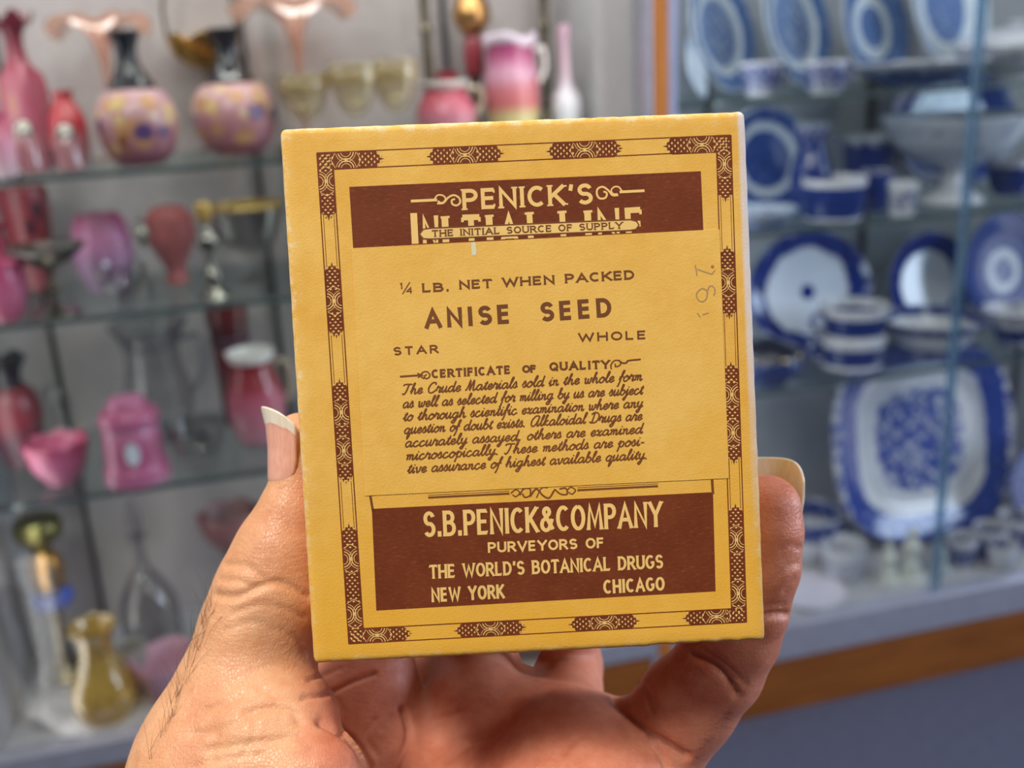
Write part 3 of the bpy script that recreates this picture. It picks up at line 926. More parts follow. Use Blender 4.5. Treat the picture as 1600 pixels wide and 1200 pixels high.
tag(t2, 'blue cup on top of the two cup stack, white inside showing', 'cup', STK)
for ch in list(t1.children):
    c = ch.copy()
    COL.objects.link(c)
    c.parent = t2
loc, R, H = place(1456, 562, 496, 140, zc, (.05, .2))
t = lathe('bowl', [(0, 0), (.5, 0), (.52, .1), (.62, .3), (.85, .7), (1, .94), (1, 1.0), (.96, .98), (.8, .7), (.6, .42), (0, .36)], R, H, china([(0, .6), (.30, .75), (.34, .0), (.66, .0), (.8, .75), (1, .6)], R, 'z', 60, .3, white=(200, 200, 206)))
t.location = loc
tag(t, 'shallow white dish with blue outside right of the cup stack', 'dish')
loc, R, H = place(1590, 534, 484, 92, zc, (.05, .2))
t = lathe('bowl', [(0, 0), (.5, 0), (.52, .1), (.65, .3), (.9, .75), (1, 1.0), (.95, .97), (.75, .6), (.5, .34), (0, .3)], R, H, china([(0, .6), (.5, .8), (.6, .4), (1, .5)], R, 'z', 50, .6, white=(200, 200, 206)))
t.location = loc
tag(t, 'small blue and white bowl at the right photo edge, third shelf', 'bowl')
loc, R, H = place(1200, 600, 528, 100, zc, (.04, .2))
t = empty('sugar_bowl', loc)
tag(t, 'very dark blue covered bowl with gilt spots beside the box edge', 'bowl')
lathe('bowl', [(0, 0), (.5, 0), (.55, .08), (.9, .3), (1, .5), (.94, .6)], R, H, china([(0, .9), (1, .9)], R, 'z', 60, .3, blue=(40, 60, 120), dark=(16, 24, 60)), t)
lathe('lid', [(.94, .59), (.98, .62), (.8, .8), (.4, .92), (.1, 1.0), (.01, 1)], R, H, grad([(0, (30, 30, 44)), (1, (20, 20, 30))], .2, 2, [((214, 190, 150), 2.6, .22, .1, .7)], .2, 'dark_glaze_with_gilt'), t)
loc, R, H = place(1278, 566, 516, 70, zc, back=.2)
t = lathe('bowl', [(0, 0), (.5, 0), (.55, .1), (.9, .6), (1, 1), (.94, .97), (.5, .3), (0, .2)], R, H, china([(0, .9), (1, .85)], R, 'z', 60, .3))
t.location = loc
tag(t, 'small cobalt bowl between the dark covered bowl and the cup stack', 'bowl')

# bottom: big platter, figurines, small china
o = plate(1434, 728, 270, zd + .008, 2, 14, .25, [(0, .62), (.50, .62), (.56, .02), (.74, .02), (.78, .88), (.97, .85), (1, .5)],
          'large rectangular blue and white platter with landscape centre', None, 42, .85, 'platter', oval=1.06, sq=2.8, deep=.09, kw=dict(blue=(38, 70, 156), dark=(17, 36, 114), white=(200, 201, 208)), roll=R_(2))
bm = bmesh.new()
pl = o.location
box(bm, (0, .0, .004), (.20, .05, .008), .001)
tag(bm_obj('platter_stand', bm, plain((186, 186, 190), .5, 0, .03, 'white_block'), loc=(pl.x, pl.y + .005, zd)), 'low white block under the large platter', 'stand')


def figurine(px, yb, yt, wpx, label, back, m):
    loc, R, H = place(px, yb, yt, wpx, zd, (-.01, .3), back)
    t = empty('figurine', loc)
    tag(t, label, 'figurine', 'white figurines before the big platter')
    lathe('base', [(0, 0), (1, 0), (1, .06), (.8, .09), (.6, .1)], R, H, m, t, sm=2)
    lathe('body', [(.62, .09), (.7, .2), (.5, .42), (.62, .58), (.6, .68), (.24, .76), (.22, .79)], R, H, m, t)
    lathe('head', [(.2, .78), (.34, .84), (.36, .91), (.2, .98), (.01, 1)], R, H, m, t)


FW_ = plain((196, 198, 190), .3, 0, .04, 'white_porcelain', .2)
figurine(1388, 908, 850, 34, 'short white porcelain figure, left one before the big platter', .06, FW_)
figurine(1424, 906, 824, 38, 'tallest white porcelain figure, middle one before the big platter', .05, FW_)
figurine(1468, 898, 850, 34, 'short white porcelain figure, right one before the big platter', .06, plain((176, 184, 184), .3, 0, .04, 'pale_porcelain', .2))
cup(1262, 856, 800, 92, zd, 'blue edged sauce boat left of the big platter', .22, [(0, .1), (.5, .2), (.75, .85), (1, .5)], None, 1, 'sauce_boat')
SM = [(0, .1), (.3, .7), (.7, .6), (1, .0)]
GS = 'small blue and white pieces on the lower right floor'
cup(1502, 884, 838, 40, zd, 'small spotted cup right of the three figurines', .06, SM, GS, 1, 'cup')
cup(1546, 876, 824, 44, zd, 'dark blue egg cup below the right end of the platter', .07, [(0, .7), (.6, .8), (1, .1)], GS, 0, 'cup')
cup(1588, 868, 806, 48, zd, 'tall blue and white mug at the right photo edge, bottom', .08, SM, GS, 0, 'mug')
cup(1566, 890, 848, 40, zd, 'tiny white dish with blue dots, right of the spotted cup', .02, [(0, .0), (.4, .4), (.7, .3), (1, .0)], GS, 0, 'dish')
plate(1656, 740, 150, zd, -8, 14, .12, [(0, .5), (.6, .5), (.7, .9), (1, .8)], 'dark blue plate cut by the right photo edge beside the platter', None, 50, .6, kw=DK)
cup(1318, 900, 850, 60, zd, 'grey green crouching animal shaped dish left of the figurines', .1, [(0, .3), (.6, .45), (1, .1)], GS, 0, 'dish', white=None)
loc, R, H = place(1262, 938, 926, 100, zd, (-.02, .05), .03)
t = lathe('dish', [(0, 0), (.6, 0), (.7, .2), (1, .9), (.98, 1), (.65, .5), (0, .4)], R, H, plain((206, 200, 214), .3, 0, .04, 'pale_lilac_china', .2))
t.location = loc
tag(t, 'flat pale lilac dish near the little finger, lower right floor', 'dish')
# ------------------------------------------------------------------ the carton held up in front
MM = 0.001
BR = np.array([[0.998487, -0.04830419, 0.02627588], [0.04960768, 0.99744258, -0.05145272], [-0.0237233, 0.05267836, 0.9983297]])
BT = np.array([2.55396424, -0.934774407, -178.387712])
wR = Matrix(((RT.x, UP.x, -FW.x), (RT.y, UP.y, -FW.y), (RT.z, UP.z, -FW.z)))
box_rot = wR @ Matrix([[float(x) for x in row] for row in BR])
BOXM = box_rot.to_4x4()
BOXM.translation = cam2world(BT)


def U(px, py):
    """point of the carton's front plane (mm, x right, y up) seen at a photograph pixel"""
    d = np.array([(px - 800) / FPX, (600 - py) / FPX, -1.0])
    n = BR[:, 2]
    t = (n @ BT) / (n @ d)
    v = BR.T @ (d * t - BT)
    return np.array([v[0], v[1]])


def paper(name, base, stain, wear=True):
    M = NT(name)
    co = M.coord('Object')
    n1 = M.noise(co, 60, 4, .6)
    n2 = M.noise(co, 420, 3, .6)
    n3 = M.noise(co, 2600, 2, .6)
    col = M.ramp(n1, [(.28, stain), (.66, base)])
    col = M.mix(.16, col, M.ramp(n2, [(.38, stain), (.55, base), (.72, tuple(min(255, c + 14) for c in base))]))
    if wear:
        e = M.n('ShaderNodeAttribute', attribute_name='edge_distance').outputs['Fac']
        er = M.n('ShaderNodeAttribute', attribute_name='right_distance').outputs['Fac']
        s = M.sep(co)
        nz = M.math('MULTIPLY', M.math('SUBTRACT', M.noise(co, 380, 5, .72), .5), 6.5)
        f = M.math('MULTIPLY', M.math('SUBTRACT', M.math('ADD', .75, nz), e), 1.1, True)
        face = M.math('MULTIPLY', M.math('ADD', s[2], .0016), 1500.0, True)
        f = M.math('MULTIPLY', f, face)
        col = M.mix(M.math('MULTIPLY', f, .7), col, (228, 212, 180))
        f2 = M.math('MULTIPLY', M.math('SUBTRACT', M.math('ADD', 2.2, M.math('MULTIPLY', nz, 1.6)), e), .35, True)
        f2 = M.math('MULTIPLY', f2, face)
        col = M.mix(M.math('MULTIPLY', f2, .35), col, (222, 190, 132))
        # the rounded fold on the right is rubbed through to grey white card near its top
        tr = M.math('MULTIPLY', M.math('SUBTRACT', 1.7, er), 1.6, True)
        hi = M.math('ADD', M.math('MULTIPLY', s[1], 22.0), .72, True)
        hi2 = M.math('MULTIPLY', hi, M.math('ADD', M.math('MULTIPLY', M.noise(co, 350, 4), .8), .5), True)
        col = M.mix(M.math('MULTIPLY', face, M.math('MULTIPLY', tr, hi2)), col, (214, 206, 204))
    # ochre tint that grows towards the bottom, with an irregular edge
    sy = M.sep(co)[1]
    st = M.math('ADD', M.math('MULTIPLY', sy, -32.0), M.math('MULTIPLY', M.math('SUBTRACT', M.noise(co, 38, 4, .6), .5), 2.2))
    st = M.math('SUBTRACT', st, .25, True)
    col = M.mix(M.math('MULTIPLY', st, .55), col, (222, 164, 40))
    M.l(col, M.bsdf.inputs['Base Color'])
    M.set(Roughness=.62)
    M.bsdf.inputs['Specular IOR Level'].default_value = .25
    M.bump(n3, .25, .00025)
    return M.m


def ink(name, a, b, fleck):
    M = NT(name)
    mp = M.n('ShaderNodeMapping')
    mp.inputs['Rotation'].default_value = (0, 0, -.9)
    mp.inputs['Scale'].default_value = (900, 2600, 900)
    co = M.coord('Object')
    M.l(co, mp.inputs[0])
    n = M.noise(mp.outputs[0], 1.0, 3, .6)
    n2 = M.noise(co, 160, 3)
    col = M.mix(.5, M.ramp(n, [(.3, a), (.6, b), (.82, fleck)]), M.ramp(n2, [(.35, a), (.65, b)]))
    M.l(col, M.bsdf.inputs['Base Color'])
    M.set(Roughness=.5)
    M.bsdf.inputs['Specular IOR Level'].default_value = .25
    return M.m


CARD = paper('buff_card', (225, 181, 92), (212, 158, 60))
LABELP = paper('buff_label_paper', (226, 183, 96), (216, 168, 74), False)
INK = ink('brown_ink', (98, 44, 22), (116, 56, 30), (166, 104, 56))
INKL = plain((112, 62, 22), .6, 0, .12, 'brown_lettering_ink')
CREAM = plain((230, 192, 116), .6, 0, .05, 'unprinted_buff')
PENCIL = plain((164, 134, 92), .6, 0, .08, 'pencil_grey')

# body: front outline from the corners of the photograph, 45 mm deep, rounded folds
corners = [U(436, 201), U(1165, 173), U(1197, 1002), U(489, 1038)]      # TL TR BR BL, silhouette
bmx = bmesh.new()
DEP = 45.0
ring = []
for zz in (0.0, -DEP):
    k = 1.0
    ring.append([bmx.verts.new((c[0] * MM, c[1] * MM, zz * MM)) for c in corners])
f0, f1 = ring
bmx.faces.new(list(reversed(f0)))
bmx.faces.new(f1)
for i in range(4):
    j = (i + 1) % 4
    bmx.faces.new((f0[i], f0[j], f1[j], f1[i]))
bmesh.ops.recalc_face_normals(bmx, faces=bmx.faces)
bmesh.ops.bevel(bmx, geom=list(bmx.edges), offset=1.1 * MM, segments=4, affect='EDGES', profile=.5)
# worn, slightly wavy edges and blunted corners
bmesh.ops.subdivide_edges(bmx, edges=[e for e in bmx.edges if e.calc_length() > 20 * MM], cuts=60, use_grid_fill=True)
rnd = random.Random(3)
for v in bmx.verts:
    x, y = v.co.x / MM, v.co.y / MM
    if v.co.z > -0.003 and (y < -45 or y > 45 or abs(x) > 38.6):
        nz = math.sin(x * 1.7 + 1) * math.sin(x * .61) + math.sin(y * 1.3) * math.sin(y * .47 + 2)
        v.co.y += (.05 * nz if abs(y) > 45 else 0) * MM + rnd.uniform(-.03, .03) * MM
        v.co.x += (.04 * nz if abs(x) > 38.6 else 0) * MM + rnd.uniform(-.025, .025) * MM
        if y < -45.2 and 20 < x < 39:
            v.co.y += .22 * abs(math.sin(x * .8)) * MM
ea, ra = [], []
cc = [np.array(c) for c in corners]
for v in bmx.verts:
    q = np.array([v.co.x / MM, v.co.y / MM])
    ds = []
    for i in range(4):
        a, b = cc[i], cc[(i + 1) % 4]
        d = (b - a) / np.linalg.norm(b - a)
        ds.append(abs(d[0] * (q - a)[1] - d[1] * (q - a)[0]))
    ea.append(float(min(ds))); ra.append(float(ds[1]))
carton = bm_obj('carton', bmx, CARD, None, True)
carton.matrix_world = BOXM
for nm_, vals_ in (('edge_distance', ea), ('right_distance', ra)):
    at_ = carton.data.attributes.new(nm_, 'FLOAT', 'POINT')
    at_.data.foreach_set('value', vals_)
tag(carton, 'old buff yellow spice carton with brown printing held up in the hand', 'carton')


def flat(name, polys, m, z, parent=carton, fm=None, mats=None, thick=None):
    """printed shapes: list of polygons in mm on the front plane"""
    V, F = [], []
    for p in polys:
        b = len(V)
        V += [(q[0] * MM, q[1] * MM, (z + .0011 * (len(F) % 13)) * MM) for q in p]
        F.append(tuple(range(b, b + len(p))))
    o = mesh_obj(name, V, F, mats or m, parent, False, fm)
    # face the viewer
    bm = bmesh.new(); bm.from_mesh(o.data)
    bm.normal_update()
    for f in bm.faces:
        if f.normal.z < 0: f.normal_flip()
    bm.to_mesh(o.data); bm.free()
    return o


def ribbon(pts, w, closed=False):
    """a stroke of width w (mm) as quads"""
    P = [np.array(p, float) for p in pts]
    Q = [P[0]]
    for p in P[1:]:
        if np.linalg.norm(p - Q[-1]) > 1e-4: Q.append(p)
    P = Q
    n = len(P)
    if n < 2: return []
    L, Rr = [], []
    for i in range(n):
        a = P[i] - P[i - 1] if i > 0 else None
        b = P[i + 1] - P[i] if i < n - 1 else None
        if a is None: a = b
        if b is None: b = a
        a = a / np.linalg.norm(a); b = b / np.linalg.norm(b)
        na, nb = np.array([-a[1], a[0]]), np.array([-b[1], b[0]])
        m = na + nb
        l = np.linalg.norm(m)
        m = na if l < .2 else m / l
        s = 1 / max(.45, m @ na)
        L.append(P[i] + m * (w / 2 * s)); Rr.append(P[i] - m * (w / 2 * s))
    return [[L[i], L[i + 1], Rr[i + 1], Rr[i]] for i in range(n - 1)]


# ---- letters: strokes in a unit box, 's' = smoothed
def arc(cx, cy, rx, ry, a0, a1, n=12):
    return [(cx + rx * math.cos(R_(a0 + (a1 - a0) * i / n)), cy + ry * math.sin(R_(a0 + (a1 - a0) * i / n))) for i in range(n + 1)]


CAPS = {
    'A': (.72, [[(0, 0), (.36, 1), (.72, 0)], [(.13, .32), (.59, .32)]]),
    'B': (.58, [[(0, 0), (0, 1)], [(0, 1), (.25, 1)] + arc(.25, .77, .25, .23, 90, -90) + [(0, .54)], [(.25, .54)] + arc(.28, .27, .29, .27, 90, -90) + [(0, 0)]]),
    'C': (.62, [arc(.34, .5, .34, .5, 48, 312, 18)]),
    'D': (.62, [[(0, 0), (0, 1)], [(0, 1), (.22, 1)] + arc(.22, .5, .38, .5, 90, -90, 14) + [(0, 0)]]),
    'E': (.5, [[(.5, 1), (0, 1), (0, 0), (.5, 0)], [(0, .52), (.42, .52)]]),
    'F': (.48, [[(.48, 1), (0, 1), (0, 0)], [(0, .52), (.4, .52)]]),
    'G': (.66, [arc(.34, .5, .34, .5, 48, 330, 18) + [(.64, .45), (.4, .45)]]),
    'H': (.62, [[(0, 0), (0, 1)], [(.62, 0), (.62, 1)], [(0, .5), (.62, .5)]]),
    'I': (.06, [[(.03, 0), (.03, 1)]]),
    'K': (.6, [[(0, 0), (0, 1)], [(.56, 1), (.04, .42)], [(.18, .58), (.6, 0)]]),
    'L': (.48, [[(0, 1), (0, 0), (.48, 0)]]),
    'M': (.8, [[(0, 0), (.1, 1), (.4, .15), (.7, 1), (.8, 0)]]),
    'N': (.62, [[(0, 0), (0, 1), (.62, 0), (.62, 1)]]),
    'O': (.68, [arc(.34, .5, .34, .5, 90, 450, 22)]),
    'P': (.54, [[(0, 0), (0, 1)], [(0, 1), (.26, 1)] + arc(.26, .73, .27, .27, 90, -90) + [(0, .46)]]),
    'Q': (.68, [arc(.34, .5, .34, .5, 90, 450, 22), [(.4, .25), (.7, -.08)]]),
    'R': (.58, [[(0, 0), (0, 1)], [(0, 1), (.26, 1)] + arc(.26, .74, .26, .26, 90, -90) + [(0, .48)], [(.26, .48), (.58, 0)]]),
    'S': (.54, [[(.5, .82)] + arc(.27, .75, .24, .25, 30, 250, 12) + arc(.27, .26, .26, .26, 75, -150, 12)]),
    'T': (.58, [[(0, 1), (.58, 1)], [(.29, 1), (.29, 0)]]),
    'U': (.6, [[(0, 1), (0, .3)] + arc(.3, .3, .3, .3, 180, 360) + [(.6, 1)]]),
    'V': (.68, [[(0, 1), (.34, 0), (.68, 1)]]),
    'W': (1.0, [[(0, 1), (.24, 0), (.5, .85), (.76, 0), (1, 1)]]),
    'Y': (.66, [[(0, 1), (.33, .46), (.66, 1)], [(.33, .46), (.33, 0)]]),
    '&': (.72, [[(.7, .02), (.2, .72)] + arc(.33, .82, .17, .17, 200, -30, 10) + [(.2, .5)] + arc(.27, .25, .26, .26, 130, 320, 10) + [(.66, .5)]]),
    "'": (.1, [[(.07, 1.04), (.03, .78)]]),
    '.': (.08, [[(.04, 0), (.04, .12)]]),
    '4': (.42, [[(.32, 0), (.32, 1), (0, .3), (.42, .3)]]),
    '1': (.2, [[(.02, .8), (.14, 1), (.14, 0)]]),
    '/': (.4, [[(0, -.05), (.4, 1.05)]]),
    ' ': (.34, []),
}


def lettering(txt, p0, p1, cap, wt, gap=.22, serif=0.0, space=None, flare=1.0):
    """capitals between two photograph pixels (ends of the baseline); cap height and weight in px"""
    k = 80 / 722.0
    A, B = U(*p0), U(*p1)
    xd = B - A
    Lg = np.linalg.norm(xd); xd = xd / Lg
    yd = np.array([-xd[1], xd[0]])
    adv = sum((CAPS[c][0] if (c != ' ' or space is None) else space) for c in txt) + gap * (len(txt) - 1)
    w_mm, h_mm = wt * k, cap * k
    sx = (Lg - w_mm) / adv
    out = []
    x = 0
    for c in txt:
        a, strokes = CAPS[c]
        if c == ' ' and space is not None: a = space
        for s in strokes:
            hh = h_mm - w_mm
            pts = [A + xd * (w_mm / 2 + (x + q[0]) * sx) + yd * (w_mm / 2 + q[1] * hh) for q in s]
            # stretch open ends to the full cap height
            for e, nb in ((0, 1), (-1, -2)):
                d = pts[e] - pts[nb]
                d = d / (np.linalg.norm(d) + 1e-9)
                if s[0] != s[-1] and (s[e][1] in (0, 1)) and abs(d @ yd) > .5:
                    pts[e] = pts[e] + d * (w_mm / 2)
                    if serif and c not in "'./":
                        cpt = pts[e] - yd * (w_mm * .22 * (1 if s[e][1] == 1 else -1))
                        out += ribbon([cpt - xd * (w_mm * (.5 + serif)), cpt + xd * (w_mm * (.5 + serif))], w_mm * .42)
                elif s[0] != s[-1] and len(s) == 2:
                    pts[e] = pts[e] + d * (w_mm * .25)
                if serif and c in 'EFLT' and abs(d @ xd) > .8 and s[e][1] in (0, 1):
                    sg = -1 if s[e][1] == 1 else 1
                    out += ribbon([pts[e], pts[e] + yd * (sg * w_mm * (.5 + serif))], w_mm * .45)
            out += ribbon(pts, w_mm)
        x += a + gap
    return out


SCRIPT = {
    'a': (1.1, ["0.8,.85 .45,1 .1,.6 .15,.1 .45,.05 .75,.5 .8,.95 .75,.3 .9,0 1.1,.3"]),
    'b': (.95, ["0,.3 .3,1.2 .45,1.8 .3,1.9 .2,1.3 .15,.3 .4,0 .75,.3 .75,.8 .5,.95 .3,.7"]),
    'c': (.9, [".7,.8 .45,1 .1,.6 .15,.1 .45,0 .9,.35"]),
    'd': (1.15, [".8,.85 .45,1 .1,.6 .15,.1 .45,.05 .75,.6 .95,1.9 .85,1 .8,.2 .95,0 1.15,.3"]),
    'e': (.85, ["0,.35 .45,.5 .65,.8 .45,1 .15,.7 .15,.2 .4,0 .85,.35"]),
    'f': (.65, ["0,.3 .35,1 .6,1.8 .5,1.95 .35,1.5 .2,0 .05,-.7 -.1,-.9", "0,.8 .65,.85"]),
    'g': (1.1, [".8,.85 .45,1 .1,.6 .15,.15 .45,.05 .75,.5 .8,.95 .7,-.2 .4,-.9 .1,-.7 .4,-.3 1.1,.3"]),
    'h': (1.05, ["0,.3 .35,1.4 .45,1.9 .3,1.8 .2,1 .15,0", ".17,.4 .45,.95 .65,.8 .65,.2 .8,0 1.05,.3"]),
    'i': (.55, ["0,.3 .22,.95 .18,.2 .32,0 .55,.3", ".3,1.35 .36,1.5"]),
    'j': (.6, ["0,.3 .3,.95 .2,-.3 0,-.9 -.2,-.7 .2,-.2 .6,.3", ".36,1.35 .42,1.5"]),
    'k': (.95, ["0,.3 .35,1.4 .45,1.9 .3,1.8 .2,1 .15,0", ".7,1 .25,.5 .65,.05 .95,.3"]),
    'l': (.6, ["0,.3 .4,1.3 .5,1.85 .35,1.9 .2,1.2 .2,.2 .4,0 .6,.3"]),
    'm': (1.25, ["0,.8 .15,.95 .2,.7 .15,0", ".17,.5 .4,.95 .55,.8 .5,0", ".52,.5 .75,.95 .92,.8 .88,.2 1.0,0 1.25,.3"]),
    'n': (.98, ["0,.8 .15,.95 .2,.7 .15,0", ".17,.5 .45,.95 .62,.8 .58,.2 .75,0 .98,.3"]),
    'o': (.92, [".45,1 .1,.6 .15,.1 .45,0 .75,.4 .7,.85 .45,1 .6,.8 .92,.8"]),
    'p': (.95, ["0,.4 .25,1 .2,0 .05,-.9", ".18,.5 .45,.95 .75,.75 .7,.15 .4,0 .2,.2"]),
    'q': (1.05, [".8,.85 .45,1 .1,.6 .15,.15 .45,.05 .75,.5 .8,.95 .65,-.8 .85,-.6 1.05,.2"]),
    'r': (.8, ["0,.3 .2,1.1 .3,.9 .6,.9 .5,.2 .62,0 .8,.3"]),
    's': (.72, ["0,.3 .35,1.1 .5,.5 .4,.05 .1,.1", ".4,.05 .72,.3"]),
    't': (.62, ["0,.3 .35,1 .45,1.5 .3,.8 .25,.2 .4,0 .62,.3", ".1,1.1 .6,1.15"]),
    'u': (1.03, ["0,.5 .15,.95 .1,.25 .3,0 .65,.6 .7,.95 .65,.2 .8,0 1.03,.3"]),
    'v': (.9, ["0,.7 .15,.95 .25,.3 .35,0 .65,.4 .7,.95 .9,.85"]),
    'w': (1.2, ["0,.7 .12,.95 .15,.2 .3,0 .5,.3 .55,.9 .55,.2 .75,0 .95,.4 .95,.95 1.2,.85"]),
    'x': (.85, ["0,.8 .2,1 .5,0 .85,.3", ".7,1 .1,0"]),
    'y': (1.0, ["0,.6 .15,.95 .15,.3 .35,.05 .65,.5 .75,.95 .6,-.2 .35,-.9 .1,-.7 .4,-.3 1.0,.3"]),
    'T': (1.25, ["0,1.5 .2,1.8 1.3,1.75", ".8,1.8 .6,.6 .3,0 0,.2"]),
    'C': (1.3, ["1.1,1.4 1,1.8 .5,1.75 .1,.9 .3,.1 .8,.05 1.3,.5"]),
    'M': (1.6, ["0,0 .3,.6 .5,1.8 .6,1 .65,.1 1.05,1.8 1.15,1 1.15,.2 1.3,0 1.6,.3"]),
    'A': (1.5, ["1.2,1.8 .6,1.8 .1,1 .2,.1 .7,.1 1.1,1 1.25,1.8 1.1,.5 1.2,0 1.5,.3"]),
    'D': (1.45, [".5,1.8 .3,.2 0,.1 .3,0 .9,.1 1.3,.9 1.1,1.6 .5,1.9 0,1.5"]),
    '.': (.5, [".05,0 .3,.1"]), ',': (.5, [".25,.2 .0,-.4"]), '-': (.6, [".05,.5 .55,.5"]), ' ': (.7, []),
}


def script(txt, p0, p1, xh, wt):
    k = 80 / 722.0
    A, B = U(*p0), U(*p1)
    xd = B - A
    Lg = np.linalg.norm(xd); xd = xd / Lg
    yd = np.array([-xd[1], xd[0]])
    adv = sum(SCRIPT[c][0] for c in txt)
    sx, sy = Lg / adv, xh * k
    out, x = [], 0
    for c in txt:
        a, st = SCRIPT[c]
        for s in st:
            pts = [tuple(float(v) for v in q.split(',')) for q in s.split()]
            pts = catmull(pts, 4)
            out += ribbon([A + xd * ((x + q[0]) * sx + q[1] * sy * .28) + yd * (q[1] * sy) for q in pts], wt * k)
        x += a
    return out


def pxl(pts, wpx, smooth=True):
    """a drawn line through photograph pixels, lying on the carton's front"""
    p = [U(*q) for q in pts]
    if smooth: p = catmull(p, 5)
    return ribbon(p, wpx * 80 / 722.0)


def quad(*pts):
    return [[U(*p) for p in pts]]


def curl(cx, cy, r, a0, a1, shrink=.35, n=16):
    return [(cx + r * (1 - (1 - shrink) * i / n) * math.cos(R_(a0 + (a1 - a0) * i / n)), cy + r * (1 - (1 - shrink) * i / n) * math.sin(R_(a0 + (a1 - a0) * i / n))) for i in range(n + 1)]


# ---- border
OUT = [(495, 239), (1142, 211), (1166.5, 972), (545, 1006)]
INN = [(521, 264.5), (1119.5, 236.5), (1143, 951), (567.5, 982)]
brown, cream = [], []
for loop, wd in ((OUT, 1.7), (INN, 1.7)):
    for i in range(4):
        a, b = np.array(loop[i], float), np.array(loop[(i + 1) % 4], float)
        brown += pxl([a, b], wd, False)
for i in (1, 3):      # the long sides carry a second fine line
    for t_ in (.22, .78):
        a = np.array(OUT[i]) * (1 - t_) + np.array(INN[i]) * t_
        b = np.array(OUT[(i + 1) % 4]) * (1 - t_) + np.array(INN[(i + 1) % 4]) * t_
        a2, b2 = (np.array(OUT[i]) * .84 + np.array(INN[i]) * .16, np.array(OUT[(i + 1) % 4]) * .84 + np.array(INN[(i + 1) % 4]) * .16) if t_ < .5 else (np.array(OUT[i]) * .16 + np.array(INN[i]) * .84, np.array(OUT[(i + 1) % 4]) * .16 + np.array(INN[(i + 1) % 4]) * .84)
        brown += pxl([a2, b2], .8, False)


def cluster(side, c0, c1, arcs, start_corner=False, end_corner=False):
    """dense lattice ornament along one side between two pixel positions c0..c1 (x for top/bottom, y for left/right)"""
    i = side
    A, B = np.array(OUT[i], float), np.array(OUT[(i + 1) % 4], float)
    A2, B2 = np.array(INN[i], float), np.array(INN[(i + 1) % 4], float)
    ax = 0 if i in (0, 2) else 1
    def pt(c, t):
        u = (c - A[ax]) / (B[ax] - A[ax])
        p, nrm = A + (B - A) * u, (A2 - A) - (B - A) * (((A2 - A) @ (B - A)) / ((B - A) @ (B - A)))
        return U(*(p + nrm * t))
    lo, hi = min(c0, c1), max(c0, c1)
    W = 25.0
    def rect(a, b, t0, t1): brown.append([pt(a, t0), pt(b, t0), pt(b, t1), pt(a, t1)])
    def crect(a, b, t0, t1): cream.append([pt(a, t0), pt(b, t0), pt(b, t1), pt(a, t1)])
    e0 = lo if start_corner else lo + 14
    e1 = hi if end_corner else hi - 14
    rect(e0, e1, 0, 1)
    for (e, tip, on) in ((e0, lo, not start_corner), (e1, hi, not end_corner)):
        if not on: continue
        for (t0, t1, fr) in ((.0, .30, .35), (.18, .5, .8), (.36, .64, 1.0), (.5, .82, .8), (.7, 1.0, .35)):
            brown.append([pt(e, t0), pt(e + (tip - e) * fr, (t0 + t1) / 2), pt(e, t1)])
    for a in arcs:
        for sgn, t0 in ((1, 0.0), (-1, 1.0)):
            for rr, wd in ((.46, 1.5), (.30, 1.0), (.60, .8)):
                pts = [pt(a + W * rr * 1.05 * math.cos(R_(q)), t0 + sgn * rr * math.sin(R_(q))) for q in range(4, 180, 11)]
                cream.extend(ribbon(pts, wd * 80 / 722))
        cream.extend(ribbon([pt(a - 2, .5), pt(a + 2, .5)], .8 * 80 / 722))
        cream.extend(ribbon([pt(a, .40), pt(a, .6)], .8 * 80 / 722))
    s, row = lo + 5, 0
    while s < hi - 4:
        if all(abs(s - a) > W * .66 for a in arcs):
            for t in ((.16, .5, .84) if row % 2 else (.33, .67)):
                d = 1.5 if t in (.33, .67, .5) else 1.15
                dt = d / W
                q = [pt(s - d, t), pt(s, t - dt * 1.5), pt(s + d, t), pt(s, t + dt * 1.5)]
                cream.append(q)
        s += 4.7
        row += 1
    for a in arcs:      # crossing ribs beside the arcs
        for sg in (-1, 1):
            cream.extend(ribbon([pt(a + sg * W * .68, .06), pt(a + sg * W * .92, .5), pt(a + sg * W * .68, .94)], .9 * 80 / 722))


cluster(0, 495, 600, [540], True, False)
cluster(0, 665, 788, [726])
cluster(0, 852, 973, [913])
cluster(0, 1035, 1142, [1096], False, True)
cluster(1, 211, 316, [256], True, False)
cluster(1, 382, 499, [441])
cluster(1, 564, 726, [616, 676])
cluster(1, 786, 972, [843, 927], False, True)
cluster(2, 1166, 1066, [1120], False, True)
cluster(2, 1001, 888, [945])
cluster(2, 824, 709, [767])
cluster(2, 645, 545, [590], True, False)
cluster(3, 239, 346, [284], True, False)
cluster(3, 410, 530, [471])
cluster(3, 592, 757, [645, 705])
cluster(3, 818, 1006, [874, 960], False, True)
polys = brown
bo = flat('printed_border', brown, INK, .02)
bo['label'] = 'ornamental brown border print'
flat('border_tracery', cream, CREAM, .045, bo)

